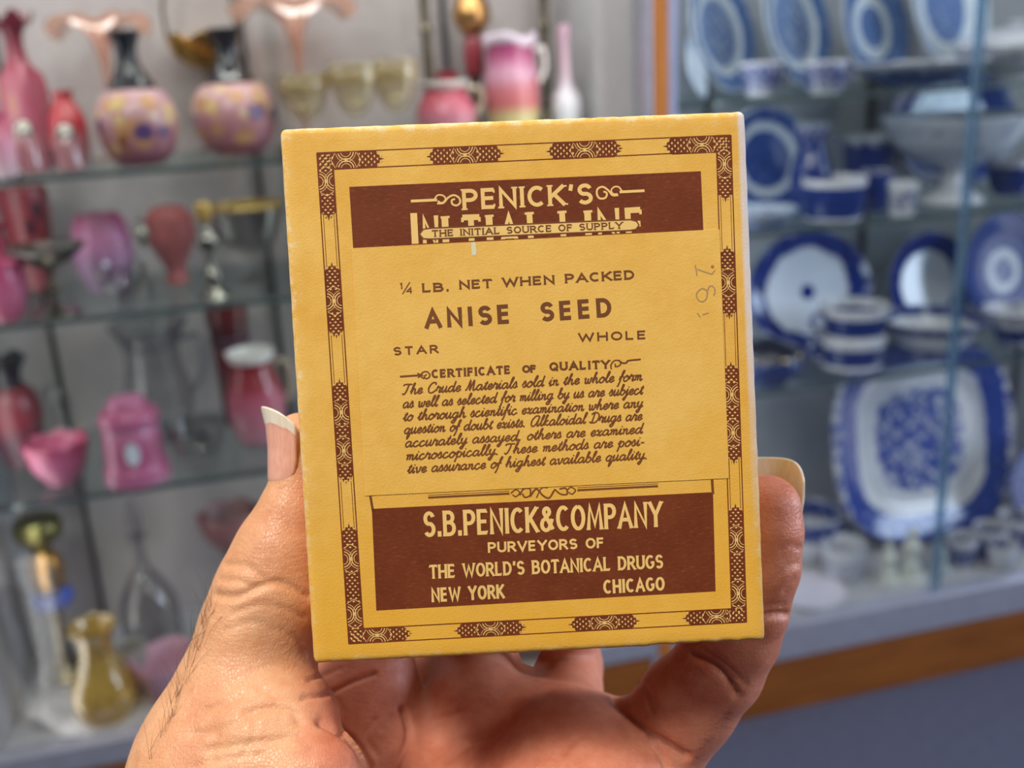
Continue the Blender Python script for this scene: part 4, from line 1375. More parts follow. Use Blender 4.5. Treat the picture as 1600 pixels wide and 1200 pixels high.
# ---- header panel
hp = flat('header_panel', quad((545.7, 292), (1095, 267.5), (1099, 362), (552, 391)), INK, .02)
hp['label'] = 'brown printed header panel'
L_ = lettering("PENICK'S", (723, 328.5), (927, 319), 32.5, 6.0, .30, .3)
L_ += pxl([(642, 314.3), (683, 312.4)], 4.2, False)
L_ += pxl([(678, 312.6), (684, 305), (693, 306), (696, 312), (690, 317), (684, 314)], 2.4)
L_ += pxl([(683, 318), (693, 317), (700, 309), (709, 305), (717, 309), (719, 316), (714, 321), (707, 319), (706, 313), (711, 311)], 3.0)
L_ += pxl([(1007, 298), (968, 300)], 4.2, False)
L_ += pxl([(972, 299), (967, 292.5), (960, 292), (955, 297), (958, 303), (965, 303)], 2.4)
L_ += pxl([(966, 305), (957, 305), (951, 298), (942, 292), (934, 295), (932.5, 303), (937, 310), (946, 309), (948, 302), (943, 299)], 3.0)
flat('panel_lettering', L_, CREAM, .045, hp)
# INITIAL LINE, tall letters cut off below by the pasted label
W_ = []
for (a, b, n) in (((644, 386), (654, 385.6), 'I'), ((661, 392), (687, 391), 'N'), ((691, 391), (704, 390), 'I'), ((722, 390), (753, 389), 'T'), ((761, 389), (772, 388.5), 'I'),
                  ((780, 388.5), (814, 387), 'A'), ((826, 386), (856, 384), 'L'), ((877, 384), (906, 382), 'L'), ((914, 382), (927, 381), 'I'), ((935, 381), (970, 379), 'N'), ((979, 379), (1008, 377), 'E')):
    if n == 'I':
        xm = (a[0] + b[0]) / 2
        W_ += pxl([(xm, a[1] - 2), (xm - 2.7, a[1] - 53)], 10.5, False)
        if a[0] > 650: W_ += pxl([(xm - 9, a[1] - 51), (xm + 5, a[1] - 52)], 3.4, False)
    else:
        W_ += lettering(n, (a[0], a[1]), (b[0], b[1]), 54, {'A': 7.5, 'N': 7.0}.get(n, 9.0), .1, 0 if n in 'NA' else .3)
# clip at the label's upper edge
def clip_above(polys, p, q):
    P, Q = U(*p), U(*q)
    d = (Q - P) / np.linalg.norm(Q - P)
    nn = np.array([-d[1], d[0]])
    res = []
    for poly in polys:
        o = []
        for i in range(len(poly)):
            a, b = poly[i], poly[(i + 1) % len(poly)]
            sa, sb = (a - P) @ nn, (b - P) @ nn
            if sa >= 0: o.append(a)
            if sa * sb < 0: o.append(a + (b - a) * (sa / (sa - sb)))
        if len(o) > 2: res.append(o)
    return res
W_ = clip_above([[np.array(v) for v in p] for p in W_], (552, 386), (1099, 358))
flat('panel_lettering', W_, CREAM, .045, hp)
bn = [(657, 366), (662, 359.5), (672, 358), (985, 344.5), (994, 347), (997, 352), (993, 357.5), (984, 359), (672, 372.5), (662, 372)]
flat('banner_outline', [[U(*p) for p in [(654, 366), (660, 357.5), (671, 355.5), (985, 342), (996, 345.5), (999.5, 352), (995, 359.5), (985, 361.5), (672, 375), (660, 374.5)]]], INKL, .060, hp)
bn_o = flat('banner', [[U(*p) for p in bn]], CREAM, .075, hp)
flat('banner_lettering', lettering('THE INITIAL SOURCE OF SUPPLY', (675, 370.6), (973, 357.6), 11, 2.3, .30, .5), INKL, .09, hp)

# ---- footer panel
fp = flat('footer_panel', quad((581, 795), (1114, 769), (1118, 924), (588, 954)), INK, .02)
fp['label'] = 'brown printed footer panel'
L_ = lettering('S.B.PENICK&COMPANY', (662, 839.5), (1036, 823), 41, 6.0, .31, .06)
L_ += lettering('PURVEYORS OF', (762.5, 863.8), (944.5, 856), 17, 3.5, .28)
L_ += lettering("THE WORLD'S BOTANICAL DRUGS", (671, 904.5), (1036.5, 888), 22.5, 3.9, .30, .15)
L_ += lettering('NEW YORK', (674.5, 941), (789, 934.8), 23, 4.2, .34)
L_ += lettering('CHICAGO', (943, 928), (1039, 922.5), 22.5, 4.2, .34)
flat('panel_lettering', L_, CREAM, .045, fp)
L_ = pxl([(578.5, 774), (583, 800)], 3.8, False) + pxl([(1112.5, 749), (1114, 772)], 4.2, False)
L_ += pxl([(669, 777.5), (796, 771.2)], 3.4, False) + pxl([(669, 773.8), (796, 767.4)], 1, False) + pxl([(902, 766), (1028, 759.6)], 3.4, False) + pxl([(902, 762), (1028, 755.8)], 1, False)
L_ += pxl([(798, 771), (806, 765), (812, 770), (806, 776), (801, 773)], 2.2)
L_ += pxl([(812, 774), (818, 764), (828, 764), (828, 774), (820, 777), (816, 771)], 2.6)
L_ += pxl([(828, 776), (838, 764), (848, 774), (858, 778), (866, 766)], 3.0)
L_ += pxl([(838, 778), (846, 763), (856, 762)], 2.0)
L_ += pxl([(866, 764), (876, 772), (886, 772), (884, 763), (874, 764)], 2.6)
L_ += pxl([(886, 766), (892, 761), (899, 766), (894, 772), (888, 769)], 2.2)
sc_ = flat('scroll_print', L_, INKL, .02)

# ---- pasted label
lq = [(549, 388), (1099, 359.5), (1124, 359), (1139, 747), (570, 774.5)]
pl_ = [U(*p) for p in lq]
lb = bmesh.new()
top = [lb.verts.new((p[0] * MM, p[1] * MM, .13 * MM)) for p in pl_]
bot = [lb.verts.new((p[0] * MM, p[1] * MM, .0 * MM)) for p in pl_]
lb.faces.new(top)
for i in range(len(top)):
    j = (i + 1) % len(top)
    lb.faces.new((top[i], top[j], bot[j], bot[i]))
bmesh.ops.recalc_face_normals(lb, faces=lb.faces)
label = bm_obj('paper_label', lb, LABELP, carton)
label['label'] = 'pasted paper label naming the anise seed'
T = lettering('1', (624, 452), (630, 451.8), 10, 2.0, .1) + pxl([(629, 459.5), (640.5, 441)], 1.8, False) + lettering('4', (635, 459), (645, 458.5), 10, 2.2, .1)
T += lettering('LB.', (660, 457.3), (702, 455.5), 14.5, 3.3, .3, .2)
T += lettering('NET', (718, 452.6), (769.5, 450), 14.5, 3.3, .3, .2)
T += lettering('WHEN', (785, 448.5), (866.5, 444.3), 14.5, 3.3, .3, .2)
T += lettering('PACKED', (883, 443), (991.5, 436.6), 15, 3.4, .3, .2)
T += lettering('ANISE', (664, 514), (798.5, 505.5), 30.5, 6.6, .52, 0)
T += lettering('SEED', (845, 503), (956.5, 495), 30.5, 6.6, .52, 0)
T += lettering('STAR', (615, 555.8), (685.5, 551.7), 13.5, 3.0, .42)
T += lettering('WHOLE', (903.5, 534.2), (1009.5, 530), 14, 3.0, .36)
T += pxl([(625, 588.5), (657, 586.3)], 3.2, False)
T += pxl([(652, 583), (660, 586.5), (653, 590)], 2.0, False)
T += pxl([(663, 592), (658, 588), (660, 582.5), (666, 580.5), (671, 584), (671, 589), (666, 591.5), (663, 588), (667, 585)], 2.4)
T += lettering('CERTIFICATE', (674.5, 591.3), (798, 584.4), 14, 3.5, .38, .15)
T += lettering('OF', (816, 583), (838.5, 582), 12.5, 3.5, .24, .15)
T += lettering('QUALITY', (858.5, 580), (953, 576), 14, 3.5, .36, .15)
T += pxl([(955, 577), (954.5, 570), (960, 563.5), (968, 564), (969, 570), (962, 573), (961, 568)], 2.2)
T += pxl([(966, 562.5), (972, 567), (978, 567), (982, 563.5), (1001, 561.5)], 2.8)
flat('label_lettering', T, INKL, .15, label)
S_ = []
for tx, a, b in (('The Crude Materials sold in the whole form', (628, 616.5), (1003, 594)),
                 ('as well as selected for milling by us are subject', (629, 637.4), (1004, 615.4)),
                 ('to thorough scientific examination where any', (629.5, 657.6), (1004, 636)),
                 ('question of doubt exists. Alkaloidal Drugs are', (631, 677.8), (1003, 656)),
                 ('accurately assayed, others are examined', (632.5, 698.6), (1004, 676.6)),
                 ('microscopically. These methods are posi-', (634, 719), (1006, 695.6)),
                 ('tive assurance of highest available quality.', (636, 739.2), (1012, 716.6))):
    S_ += script(tx, a, b, 8.6, 2.45)
flat('script_lettering', S_, INKL, .15, label)
Pn = []
Pn += pxl([(1086, 414), (1089, 431)], 2.0, False) + pxl([(1089, 421), (1104, 426), (1112, 428), (1117, 422)], 2.0)
Pn += pxl([(1104, 454), (1097, 451), (1090, 456), (1088, 463), (1092, 470), (1099, 471), (1104, 465), (1105, 455), (1108, 448)], 2.0)
Pn += pxl([(1108, 448), (1113, 447), (1117, 454), (1115, 462)], 2.0) + pxl([(1089, 489), (1094, 496)], 1.8, False) + pxl([(1097, 492), (1107, 489)], 1.8, False)
po = flat('pencil_number', Pn, PENCIL, .15, label)
po['label'] = 'faint pencilled number written sideways'
# small marks: rust spot, pale chip below the banner
flat('rust_spot', [[U(1113 + 2.6 * math.cos(q), 417 + 2.8 * math.sin(q)) for q in np.linspace(0, 6.0, 12)]], plain((186, 104, 30), .6, 0, .1, 'rust'), .16, label)
flat('paper_chip', [[U(736, 379), U(743, 378), U(745, 396), U(741, 400), U(737, 398)]], plain((214, 208, 180), .6, 0, .04, 'bare_paper'), .16, label)
# torn white flap corner poking out under the bottom edge, half way back
fl = bmesh.new()
pts = [(-4.0, -46.0, -4), (1.4, -46.0, -4), (-1.0, -50.6, -4.5), (-3.0, -49.8, -4.5)]
vs = [fl.verts.new((p[0] * MM, p[1] * MM, p[2] * MM)) for p in pts]
vs2 = [fl.verts.new((p[0] * MM, p[1] * MM, (p[2] - .4) * MM)) for p in pts]
fl.faces.new(vs); fl.faces.new(list(reversed(vs2)))
for i in range(4):
    j = (i + 1) % 4
    fl.faces.new((vs[i], vs[j], vs2[j], vs2[i]))
bmesh.ops.recalc_face_normals(fl, faces=fl.faces)
o = bm_obj('torn_flap', fl, plain((226, 226, 214), .6, 0, .03, 'white_card'), carton)
o['label'] = 'torn white corner of the bottom flap'
# ------------------------------------------------------------------ the left hand holding the carton
H_ = lambda px, py, d, r: (cs(px, py, d), r)
PR = []        # (p1, r1, p2, r2, k) in camera millimetres


def chain(pts, k):
    for a, b in zip(pts[:-1], pts[1:]):
        PR.append((a[0], a[1], b[0], b[1], k))


# forearm, wrist and the bulk of the palm
chain([(np.array([-45., -262., -168.]), 38), (np.array([-32., -190., -186.]), 30), (np.array([-22., -140., -206.]), 23)], 10)
chain([H_(560, 1560, 208, 17), H_(640, 1330, 222, 15), H_(610, 1205, 234, 12.5), H_(570, 1085, 241, 12.6)], 5)      # index metacarpal
chain([H_(660, 1560, 208, 17), H_(745, 1330, 224, 15), H_(748, 1200, 235, 13), H_(750, 1112, 239, 12.2)], 5)    # middle
chain([H_(760, 1560, 206, 17), H_(830, 1330, 220, 16), H_(866, 1230, 229, 13), H_(878, 1162, 232, 11.0)], 10)      # ring
chain([H_(820, 1560, 202, 17), H_(905, 1340, 211, 18), H_(922, 1262, 216, 15.5), H_(1000, 1205, 224, 12.0)], 9)    # little, outer edge
chain([H_(905, 1300, 212, 17), H_(888, 1204, 223, 15.2)], 12)                                                      # pad under the little finger
chain([H_(500, 1560, 196, 17), H_(462, 1330, 190, 14), H_(497, 1216, 188, 9.0)], 1.6)                               # ball of the thumb
chain([H_(560, 1400, 206, 12), H_(640, 1300, 222, 11), H_(720, 1270, 228, 11)], 10)                               # hollow of the palm
# fingers behind the carton
chain([H_(505, 1105, 238, 10), H_(600, 1180, 236, 12)], 6)
chain([H_(682, 1074, 256, 9.5), H_(672, 1180, 246, 11)], 2)
chain([H_(806, 1052, 264, 8.5), H_(818, 1130, 246, 9.5)], 4)
chain([H_(818, 1138, 238, 10.6), H_(818, 1210, 233, 12)], 4)
chain([H_(572, 1085, 241, 12.0), H_(582, 985, 245, 9.6), H_(592, 850, 243, 8.8)], 2.5)
chain([H_(592, 850, 243, 8.8), H_(600, 740, 237, 7.9), H_(604, 660, 232, 7.2)], 2)
chain([H_(745, 1112, 240, 11.6), H_(728, 1010, 260, 9.4)], 2.5)
chain([H_(728, 1010, 258, 9.4), H_(730, 850, 246, 8.6), H_(735, 690, 233, 7.5)], 2)
chain([H_(878, 1158, 234, 10.6), H_(886, 1042, 262, 8.8)], 2.0)
chain([H_(886, 1042, 262, 8.8), H_(862, 880, 248, 8.2), H_(845, 740, 233, 7.3)], 2)
# little finger on the right side
chain([H_(1002, 1190, 223, 11.6), H_(1075, 1098, 217, 9.9), H_(1122, 1045, 212, 9.1)], 3.0)
chain([H_(1122, 1045, 212, 9.1), H_(1153, 996, 209, 8.1), H_(1171, 952, 207, 7.7)], 2.0)
chain([H_(1171, 952, 207, 7.7), H_(1190, 885, 205, 7.55), H_(1196, 830, 204.5, 7.3), H_(1197, 796, 204.5, 7.0)], 1.2)
# thumb on the left side
chain([H_(330, 1500, 198, 19), H_(330, 1300, 200, 17), H_(352, 1185, 203, 15.6), H_(384, 1075, 205, 12.9)], 8)
chain([H_(384, 1075, 205, 12.9), H_(408, 985, 206, 11.8), H_(429, 922, 206, 11.6)], 3)
chain([H_(429, 922, 206, 11.6), H_(445, 862, 206, 9.9), H_(461, 800, 206, 7.2), H_(466, 765, 206, 5.8)], 2)
chain([H_(466, 765, 206, 5.6), H_(468, 700, 206.5, 5.6), H_(470, 688, 207, 5.7)], 1)
chain([H_(452, 1120, 197, 8.2), H_(425, 1150, 196, 10.5)], 4)                                                     # fold at the thumb root
chain([H_(425, 1150, 196, 10.5), H_(400, 1300, 192, 15)], 8)

VX = 0.65
lo = np.array([-112., -304., -292.])
hi = np.array([72., 12., -148.])
N = np.ceil((hi - lo) / VX).astype(int)
F = np.full(N, 60.0, np.float32)
gx, gy, gz = [(lo[i] + VX * np.arange(N[i])).astype(np.float32) for i in range(3)]
for (a, ra, b, rb, k) in PR:
    m = max(ra, rb) + k + 5
    i0 = np.maximum(0, np.floor((np.minimum(a, b) - m - lo) / VX).astype(int))
    i1 = np.minimum(N, np.ceil((np.maximum(a, b) + m - lo) / VX).astype(int) + 1)
    if (i1 <= i0).any(): continue
    X = gx[i0[0]:i1[0], None, None]; Y = gy[None, i0[1]:i1[1], None]; Z = gz[None, None, i0[2]:i1[2]]
    d = (b - a).astype(np.float32)
    L2 = float(d @ d)
    t = np.clip(((X - a[0]) * d[0] + (Y - a[1]) * d[1] + (Z - a[2]) * d[2]) / L2, 0, 1)
    dist = np.sqrt((X - a[0] - t * d[0]) ** 2 + (Y - a[1] - t * d[1]) ** 2 + (Z - a[2] - t * d[2]) ** 2) - (ra + (rb - ra) * t)
    sl = F[i0[0]:i1[0], i0[1]:i1[1], i0[2]:i1[2]]
    h = np.clip(.5 + .5 * (dist - sl) / k, 0, 1)
    F[i0[0]:i1[0], i0[1]:i1[1], i0[2]:i1[2]] = dist * (1 - h) + sl * h - k * h * (1 - h)
# flesh flattens where it presses on the carton
cx = [(c[0]) for c in corners]
cyy = [(c[1]) for c in corners]
bx0, bx1, by0, by1 = min(cx[0], cx[3]) - .1, max(cx[1], cx[2]) - .4, min(cyy[2], cyy[3]) - .3, max(cyy[0], cyy[1])
i1 = N
X = gx[:, None, None] - BT[0]; Y = gy[None, :, None] - BT[1]; Z = gz[None, None, :] - BT[2]
q = []
for c, (l0, l1) in enumerate(((bx0, bx1), (by0, by1), (-DEP - .1, .1))):
    v = X * BR[0, c] + Y * BR[1, c] + Z * BR[2, c]
    q.append(np.maximum(l0 - v, v - l1))
sd = np.maximum(np.maximum(q[0], q[1]), q[2]) - .12
F = np.maximum(F, -sd)
del X, Y, Z, q, sd


def surface_nets(F, lo, vx):
    S = F < 0
    nx, ny, nz = F.shape
    cells = np.zeros((nx - 1, ny - 1, nz - 1), np.int8)
    for dx in (0, 1):
        for dy in (0, 1):
            for dz in (0, 1):
                cells += S[dx:nx - 1 + dx, dy:ny - 1 + dy, dz:nz - 1 + dz]
    act = np.argwhere((cells > 0) & (cells < 8))
    idx = np.full(cells.shape, -1, np.int32)
    idx[act[:, 0], act[:, 1], act[:, 2]] = np.arange(len(act))
    acc = np.zeros((len(act), 3)); cnt = np.zeros(len(act))
    cor = [(x, y, z) for x in (0, 1) for y in (0, 1) for z in (0, 1)]
    vals = {c: F[act[:, 0] + c[0], act[:, 1] + c[1], act[:, 2] + c[2]] for c in cor}
    for c in cor:
        for ax in range(3):
            if c[ax]: continue
            e = list(c); e[ax] = 1; e = tuple(e)
            a, b = vals[c], vals[e]
            m = (a < 0) != (b < 0)
            t = np.where(m, a / np.where(m, a - b, 1), 0)
            p = np.repeat(np.array(c, float)[None], len(act), 0)
            p[:, ax] += t
            acc[m] += p[m]; cnt[m] += 1
    V = (act + acc / cnt[:, None]) * vx + lo
    quads = []
    for ax in range(3):
        o1, o2 = [i for i in range(3) if i != ax]
        A = np.swapaxes(S, 0, ax) if False else S
        sl0 = [slice(1, -1)] * 3; sl1 = [slice(1, -1)] * 3
        sl0[ax] = slice(0, -1); sl1[ax] = slice(1, None)
        ch = S[tuple(sl0)] != S[tuple(sl1)]
        ins = S[tuple(sl0)]
        pos = np.argwhere(ch)
        off = np.ones(3, int); off[ax] = 0
        g = pos + off
        def cid(d1, d2):
            c = g.copy(); c[:, o1] += d1; c[:, o2] += d2
            return idx[c[:, 0], c[:, 1], c[:, 2]]
        Q = np.stack([cid(-1, -1), cid(0, -1), cid(0, 0), cid(-1, 0)], 1)
        flip = ins[pos[:, 0], pos[:, 1], pos[:, 2]]
        if ax == 1: flip = ~flip
        Q[~flip] = Q[~flip][:, ::-1]
        quads.append(Q)
    Q = np.concatenate(quads)
    return V, Q[(Q >= 0).all(1)]


V, Q = surface_nets(F, lo, VX)
del F
# keep the shape but take the voxel steps out
def smooth(V, Q, it, lam):
    for _ in range(it):
        s = np.zeros_like(V); n = np.zeros(len(V))
        for i in range(4):
            j = (i + 1) % 4
            np.add.at(s, Q[:, i], V[Q[:, j]]); np.add.at(n, Q[:, i], 1)
            np.add.at(s, Q[:, j], V[Q[:, i]]); np.add.at(n, Q[:, j], 1)
        V = V + lam * (s / n[:, None] - V)
    return V


def vnormals(V, Q):
    n = np.cross(V[Q[:, 2]] - V[Q[:, 0]], V[Q[:, 3]] - V[Q[:, 1]])
    o = np.zeros_like(V)
    for i in range(4): np.add.at(o, Q[:, i], n)
    return o / (np.linalg.norm(o, axis=1)[:, None] + 1e-9)


V = smooth(V, Q, 4, .5)
NRM = vnormals(V, Q)
if (NRM * (V - V.mean(0))).sum() < 0:
    Q = Q[:, ::-1]; NRM = -NRM

# skin folds: (pixel line, width mm, depth mm)
CREASES = [
    ([(338, 930), (370, 932), (410, 914), (440, 911), (482, 932)], .9, .75), ([(352, 882), (385, 885), (408, 902)], .8, .4),
    ([(345, 905), (372, 908), (398, 918)], .7, .35), ([(365, 958), (400, 945), (440, 950), (475, 965)], .8, .35),
    ([(352, 985), (395, 972), (430, 985)], .7, .25), ([(440, 985), (465, 1000), (478, 1020)], .8, .3),
    ([(385, 1112), (420, 1106), (455, 1111), (468, 1128)], 1.0, .65), ([(300, 1148), (350, 1138), (395, 1115)], .9, .3),
    ([(325, 1172), (385, 1162), (435, 1156), (468, 1150)], .9, .4), ([(300, 1198), (360, 1184), (410, 1180)], .8, .25),
    ([(320, 1110), (355, 1098), (380, 1085)], .8, .35), ([(405, 1075), (440, 1090), (470, 1095)], .9, .35),
    ([(340, 1150), (330, 1185)], .7, .3), ([(400, 1120), (396, 1150), (380, 1180)], .7, .3),
    ([(476, 1090), (510, 1085), (545, 1068), (585, 1052)], .7, .5), ([(484, 1062), (505, 1055), (530, 1045)], .6, .35),
    ([(500, 1128), (530, 1142), (556, 1162), (576, 1195)], .9, .8), ([(525, 1092), (540, 1120), (537, 1145)], .7, .35),
    ([(628, 1108), (638, 1140), (632, 1167), (614, 1200)], 1.0, .9), ([(585, 1125), (570, 1150), (590, 1180)], .8, .3),
    ([(598, 1140), (610, 1120)], .7, .3), ([(730, 1156), (770, 1146), (804, 1122)], 1.1, .7), ([(700, 1190), (735, 1160)], .8, .4),
    ([(958, 1094), (980, 1115), (1007, 1140), (1037, 1160), (1072, 1182)], 1.0, 1.0), ([(1010, 1150), (1030, 1175), (1042, 1200)], .9, .6),
    ([(990, 1060), (1012, 1080), (1020, 1110)], .8, .3), ([(1084, 1021), (1110, 1035), (1132, 1054), (1153, 1085)], .9, .8),
    ([(1104, 1014), (1130, 1034), (1164, 1068)], .7, .4), ([(1178, 968), (1200, 961), (1230, 960)], .8, .85), ([(1195, 948), (1225, 945)], .6, .3),
    ([(1208, 905), (1228, 888), (1246, 880)], .6, .3), ([(1220, 858), (1236, 852), (1250, 856)], .6, .25), ([(1226, 925), (1242, 905)], .6, .25),
    ([(865, 1200), (885, 1170), (910, 1150)], .9, .25), ([(680, 1125), (720, 1112)], .8, .3),
]
dep = -V[:, 2]
PX = np.stack([800 + FPX * V[:, 0] / dep, 600 - FPX * V[:, 1] / dep], 1)
facing = (NRM * (-V / np.linalg.norm(V, axis=1)[:, None])).sum(1)
disp = np.zeros(len(V))
vis = facing > .02
for pts, wd, dp in CREASES:
    P = np.array(catmull(pts, 6))
    best = np.full(len(V), 1e9)
    near = vis & (PX[:, 0] > P[:, 0].min() - 30) & (PX[:, 0] < P[:, 0].max() + 30) & (PX[:, 1] > P[:, 1].min() - 30) & (PX[:, 1] < P[:, 1].max() + 30)
    I = np.nonzero(near)[0]
    if not len(I): continue
    b = np.full(len(I), 1e9)
    for k in range(len(P) - 1):
        a, e = P[k], P[k + 1] - P[k]
        t = np.clip(((PX[I] - a) @ e) / (e @ e), 0, 1)
        b = np.minimum(b, np.linalg.norm(PX[I] - a - t[:, None] * e, axis=1))
    mm = b * dep[I] / FPX / .78
    disp[I] -= (1.05 if P[:, 0].mean() < 500 else 1.4) * dp * np.exp(-(mm / wd) ** 2) - 0.0
V = V + NRM * np.clip(disp, -2.4, .5)[:, None]

ORG = cam2world(np.array([-22., -140., -206.]))
Rm = np.array([[RT.x, UP.x, -FW.x], [RT.y, UP.y, -FW.y], [RT.z, UP.z, -FW.z]])
def hw(v):                      # camera mm -> hand object's local metres (world axes)
    return (np.asarray(v) / 1000) @ Rm.T + np.array(CAM) - np.array(ORG)


M = NT('skin')
co = M.coord()
n1 = M.noise(co, 55, 4, .6)
n2 = M.noise(co, 260, 4, .65)
col = M.ramp(n1, [(.30, (198, 132, 96)), (.5, (213, 160, 120)), (.72, (222, 176, 138))])
col = M.mix(.45, col, M.ramp(n2, [(.3, (202, 134, 98)), (.55, (216, 162, 124)), (.75, (228, 180, 146))]))
pal = M.n('ShaderNodeAttribute', attribute_name='palmar').outputs['Fac']
pcol = M.mix(.5, M.ramp(n1, [(.30, (186, 102, 72)), (.5, (206, 130, 102)), (.72, (216, 148, 120))]), M.ramp(n2, [(.3, (186, 104, 80)), (.55, (208, 134, 106)), (.75, (220, 154, 126))]))
col = M.mix(pal, col, pcol)
M.l(col, M.bsdf.inputs['Base Color'])
M.set(Roughness=.42, Subsurface_Weight=.28, Subsurface_Scale=.0016)
M.bsdf.inputs['Subsurface Radius'].default_value = (1.0, .36, .2)
M.bsdf.inputs['Specular IOR Level'].default_value = .42
vo = M.n('ShaderNodeTexVoronoi', feature='DISTANCE_TO_EDGE', i_Scale=1500)
mp = M.n('ShaderNodeMapping')
mp.inputs['Scale'].default_value = (1.0, 1.0, .55)
M.l(co, mp.inputs[0]); M.l(mp.outputs[0], vo.inputs['Vector'])
fine = M.math('MULTIPLY', M.math('MINIMUM', vo.outputs['Distance'], .12), 3.0)
wr = M.n('ShaderNodeTexNoise', i_Scale=620, i_Detail=4, i_Distortion=1.0)
mp2 = M.n('ShaderNodeMapping')
mp2.inputs['Scale'].default_value = (.45, .6, 1.6)
M.l(co, mp2.inputs[0]); M.l(mp2.outputs[0], wr.inputs['Vector'])
M.bump(M.math('ADD', fine, M.math('MULTIPLY', wr.outputs[0], 1.3)), .42, .0003)
SKIN = M.m

hand = mesh_obj('hand', hw(V), [tuple(q) for q in Q.tolist()], SKIN, None, True)
hand.location = ORG
# the skin of the palm and finger pads is redder than the back of the thumb
pw = np.clip((PX[:, 0] - 455) / 60, 0, 1) * np.clip(facing * 2 + .6, 0, 1)
pa_ = hand.data.attributes.new('palmar', 'FLOAT', 'POINT')
pa_.data.foreach_set('value', pw.astype(np.float32))
tag(hand, 'left hand with long nails holding the buff carton between thumb and little finger', 'hand')
hand_tree = BVHTree.FromPolygons([Vector(v) for v in V.tolist()], Q.tolist())


def nail_mat(name, a, b, dirv):
    M = NT(name)
    mp = M.n('ShaderNodeMapping')
    mp.inputs['Scale'].default_value = dirv
    M.l(M.coord(), mp.inputs[0])
    n = M.noise(mp.outputs[0], 1.0, 3)
    M.l(M.ramp(n, [(.3, a), (.7, b)]), M.bsdf.inputs['Base Color'])
    M.set(Roughness=.3, Coat_Weight=.15, Subsurface_Weight=.2, Subsurface_Scale=.001)
    M.bump(n, .3, .0002)
    return M.m


NAILBED = nail_mat('nail_bed', (222, 164, 148), (234, 182, 162), (1800, 1800, 60))
NAILTIP = nail_mat('nail_tip', (230, 222, 204), (240, 236, 224), (1500, 1500, 60))
LUNULA = nail_mat('nail_cuticle', (226, 186, 172), (236, 200, 186), (1500, 1500, 60))


def nail(name, cxf, y_base, y_edge, d, Rf, phc, half, whites, label, nu=44, nv=36, edge_drop=30, nick=0):
    """curved nail plate round a finger axis; angles from the direction towards the viewer, positive to the right"""
    Vn, Fn, fm = [], [], []
    for layer in (0, 1):
        for i in range(nu + 1):
            u = i / nu
            hv = float(np.interp(u, [0, .02, .05, .09, .15, .25, .4, 1], [h * half for h in (.10, .38, .58, .74, .86, .95, .99, 1)]))
            for j in range(nv + 1):
                s = -1 + 2 * j / nv
                ph = R_(phc + s * hv)
                yb = y_base
                yt = y_edge + edge_drop * abs(s * hv / half) ** 3.5
                if nick: yt += nick * min(1.0, max(0.0, (-66 - phc - s * hv) / 26)) ** 1.5
                y = yb + (yt - yb) * u
                r = Rf(u) - (.42 if layer else 0) - (.75 * abs(s) ** 5 + .5 * (1 - min(1, u / .1))) * max(0, 1 - u / .75)
                c = cs(cxf(u), y, d)
                Vn.append(c + np.array([math.sin(ph) * r, 0, math.cos(ph) * r]))
    n1_ = (nu + 1) * (nv + 1)
    for layer in (0, 1):
        for i in range(nu):
            for j in range(nv):
                a = layer * n1_ + i * (nv + 1) + j
                f = (a, a + 1, a + nv + 2, a + nv + 1)
                Fn.append(f if not layer else tuple(reversed(f)))
                u = (i + .5) / nu; s = abs(-1 + 2 * (j + .5) / nv)
                fm.append(1 if u > whites + .05 * s * s else (2 if u < .07 else 0))
    def rim(path):
        for a, b in zip(path[:-1], path[1:]):
            Fn.append((a, b, b + n1_, a + n1_)); fm.append(1)
    rim([nu * (nv + 1) + j for j in range(nv + 1)])
    rim([i * (nv + 1) for i in range(nu + 1)])
    rim([i * (nv + 1) + nv for i in range(nu + 1)])
    o = mesh_obj(name, hw(np.array(Vn)), Fn, [NAILBED, NAILTIP, LUNULA], hand, True, fm)
    bm = bmesh.new(); bm.from_mesh(o.data); bmesh.ops.recalc_face_normals(bm, faces=bm.faces); bm.to_mesh(o.data); bm.free()
    o['label'] = label
    return o


nail('thumb_nail', lambda u: 468, 761, 634, 206.3, lambda u: float(np.interp(u, [0, .12, .5, .78, 1], [5.95, 6.25, 6.3, 6.7, 7.5])), -86, 93, .80, 'long ridged thumb nail, cream at the free edge', nick=14)
nail('little_finger_nail', lambda u: float(np.interp(u, [0, 1], [1194, 1201])), 850, 718, 205.5, lambda u: float(np.interp(u, [0, .2, .7, 1], [6.9, 7.3, 7.35, 7.1])), 168, 84, .52, 'long white nail standing past the little fingertip', edge_drop=34)

# hairs on the outer side of the thumb and of the hand's edge
HAIR = plain((38, 28, 26), .45, 0, .1, 'dark_hair')
hv_, hf_ = [], []
rh = random.Random(11)


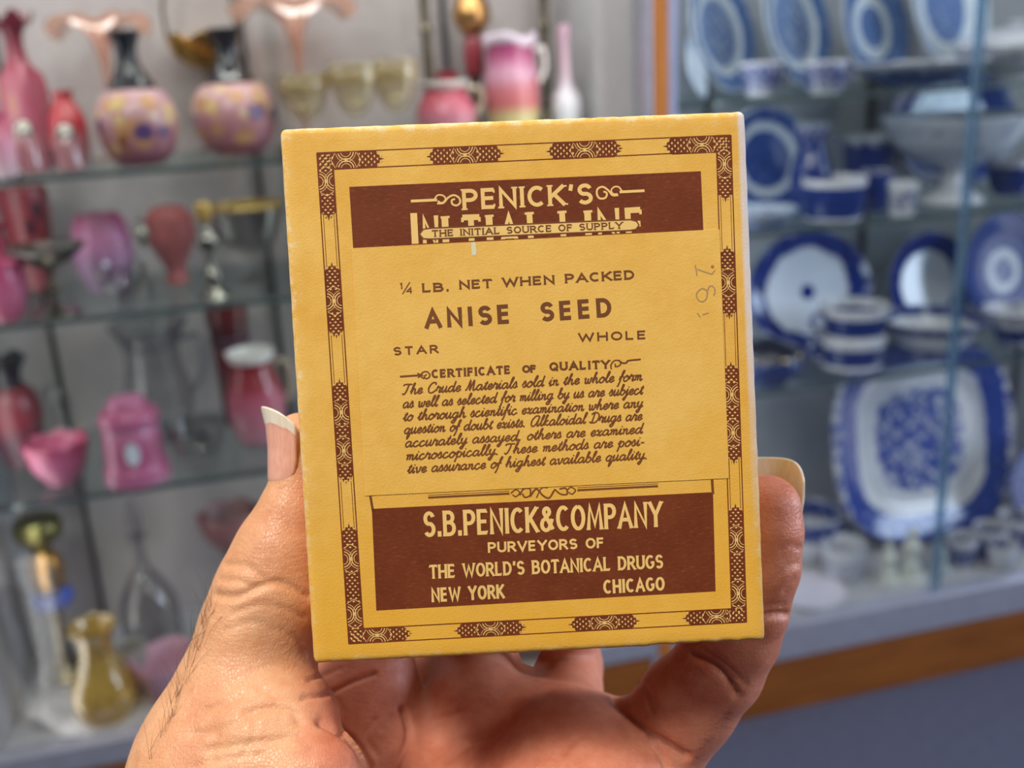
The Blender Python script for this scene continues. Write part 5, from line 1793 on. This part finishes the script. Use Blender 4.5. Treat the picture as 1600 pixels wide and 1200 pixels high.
def hair(px, py, dx, dy, L, curl_):
    d = Vector(((px - 800) / FPX, (600 - py) / FPX, -1.0)).normalized()
    hit = hand_tree.ray_cast(Vector((0, 0, 0)), d)
    if hit[0] is None: return
    p, n = hit[0], hit[1]
    t = Vector((dx, -dy, 0)).normalized()
    pts = []
    for k in range(7):
        s = k / 6
        q = p + n * (-.2 + 1.3 * s * (1.2 - .6 * s)) + t * (L * s) + Vector((-t.y, t.x, 0)) * (curl_ * L * s * s)
        pts.append(hw(np.array(q)))
    v, f = tube_vf([Vector(x) for x in pts], [.000038 * (1 - .75 * k / 6) for k in range(7)], 4)
    b = len(hv_)
    hv_.extend(v); hf_.extend([tuple(b + i for i in ff) for ff in f])


EDGE_T = [(330, 938), (312, 990), (296, 1040), (278, 1085), (260, 1128), (244, 1160), (232, 1190)]
for i in range(80):
    k = min(rh.uniform(0, 1), rh.uniform(0, 1.3)) * (len(EDGE_T) - 1.001)
    a, b = np.array(EDGE_T[int(k)]), np.array(EDGE_T[int(k) + 1])
    p = a + (b - a) * (k - int(k))
    hair(p[0] - 5 + 12 * rh.random(), p[1] + rh.uniform(-6, 6), rh.uniform(-.15, .75), -1.0 if rh.random() < .8 else 1.0, rh.uniform(3.5, 9.0), rh.uniform(-.25, .35))
for (x, y, dx, dy, L, c) in ((362, 930, .1, .9, 8, -.4), (342, 968, .9, .35, 8, .2), (345, 965, -.1, .9, 8, .1), (300, 1080, -.3, .9, 6, .2), (284, 1096, .5, .9, 7, .1), (283, 1094, .2, 1, 8, -.1),
                            (350, 960, -.5, .5, 7, .3), (338, 950, -.6, .7, 7, .3), (310, 1000, .2, .9, 9, .3), (322, 985, -.8, .5, 7, .2)):
    hair(x, y, dx, dy, L, c)
EDGE_P = [(1150, 1092), (1128, 1128), (1104, 1160), (1085, 1185)]
for i in range(18):
    k = rh.uniform(0, 2.999)
    a, b = np.array(EDGE_P[int(k)]), np.array(EDGE_P[int(k) + 1])
    p = a + (b - a) * (k - int(k))
    hair(p[0] - rh.uniform(0, 7), p[1] + rh.uniform(-5, 5), rh.uniform(.2, .8), rh.uniform(-.9, .3), rh.uniform(1.5, 3.2), rh.uniform(-.4, .4))
hm = mesh_obj('hair', hv_, hf_, HAIR, hand, True)
hm['label'] = 'short dark hairs along the thumb and hand edge'
hm['kind'] = 'stuff'
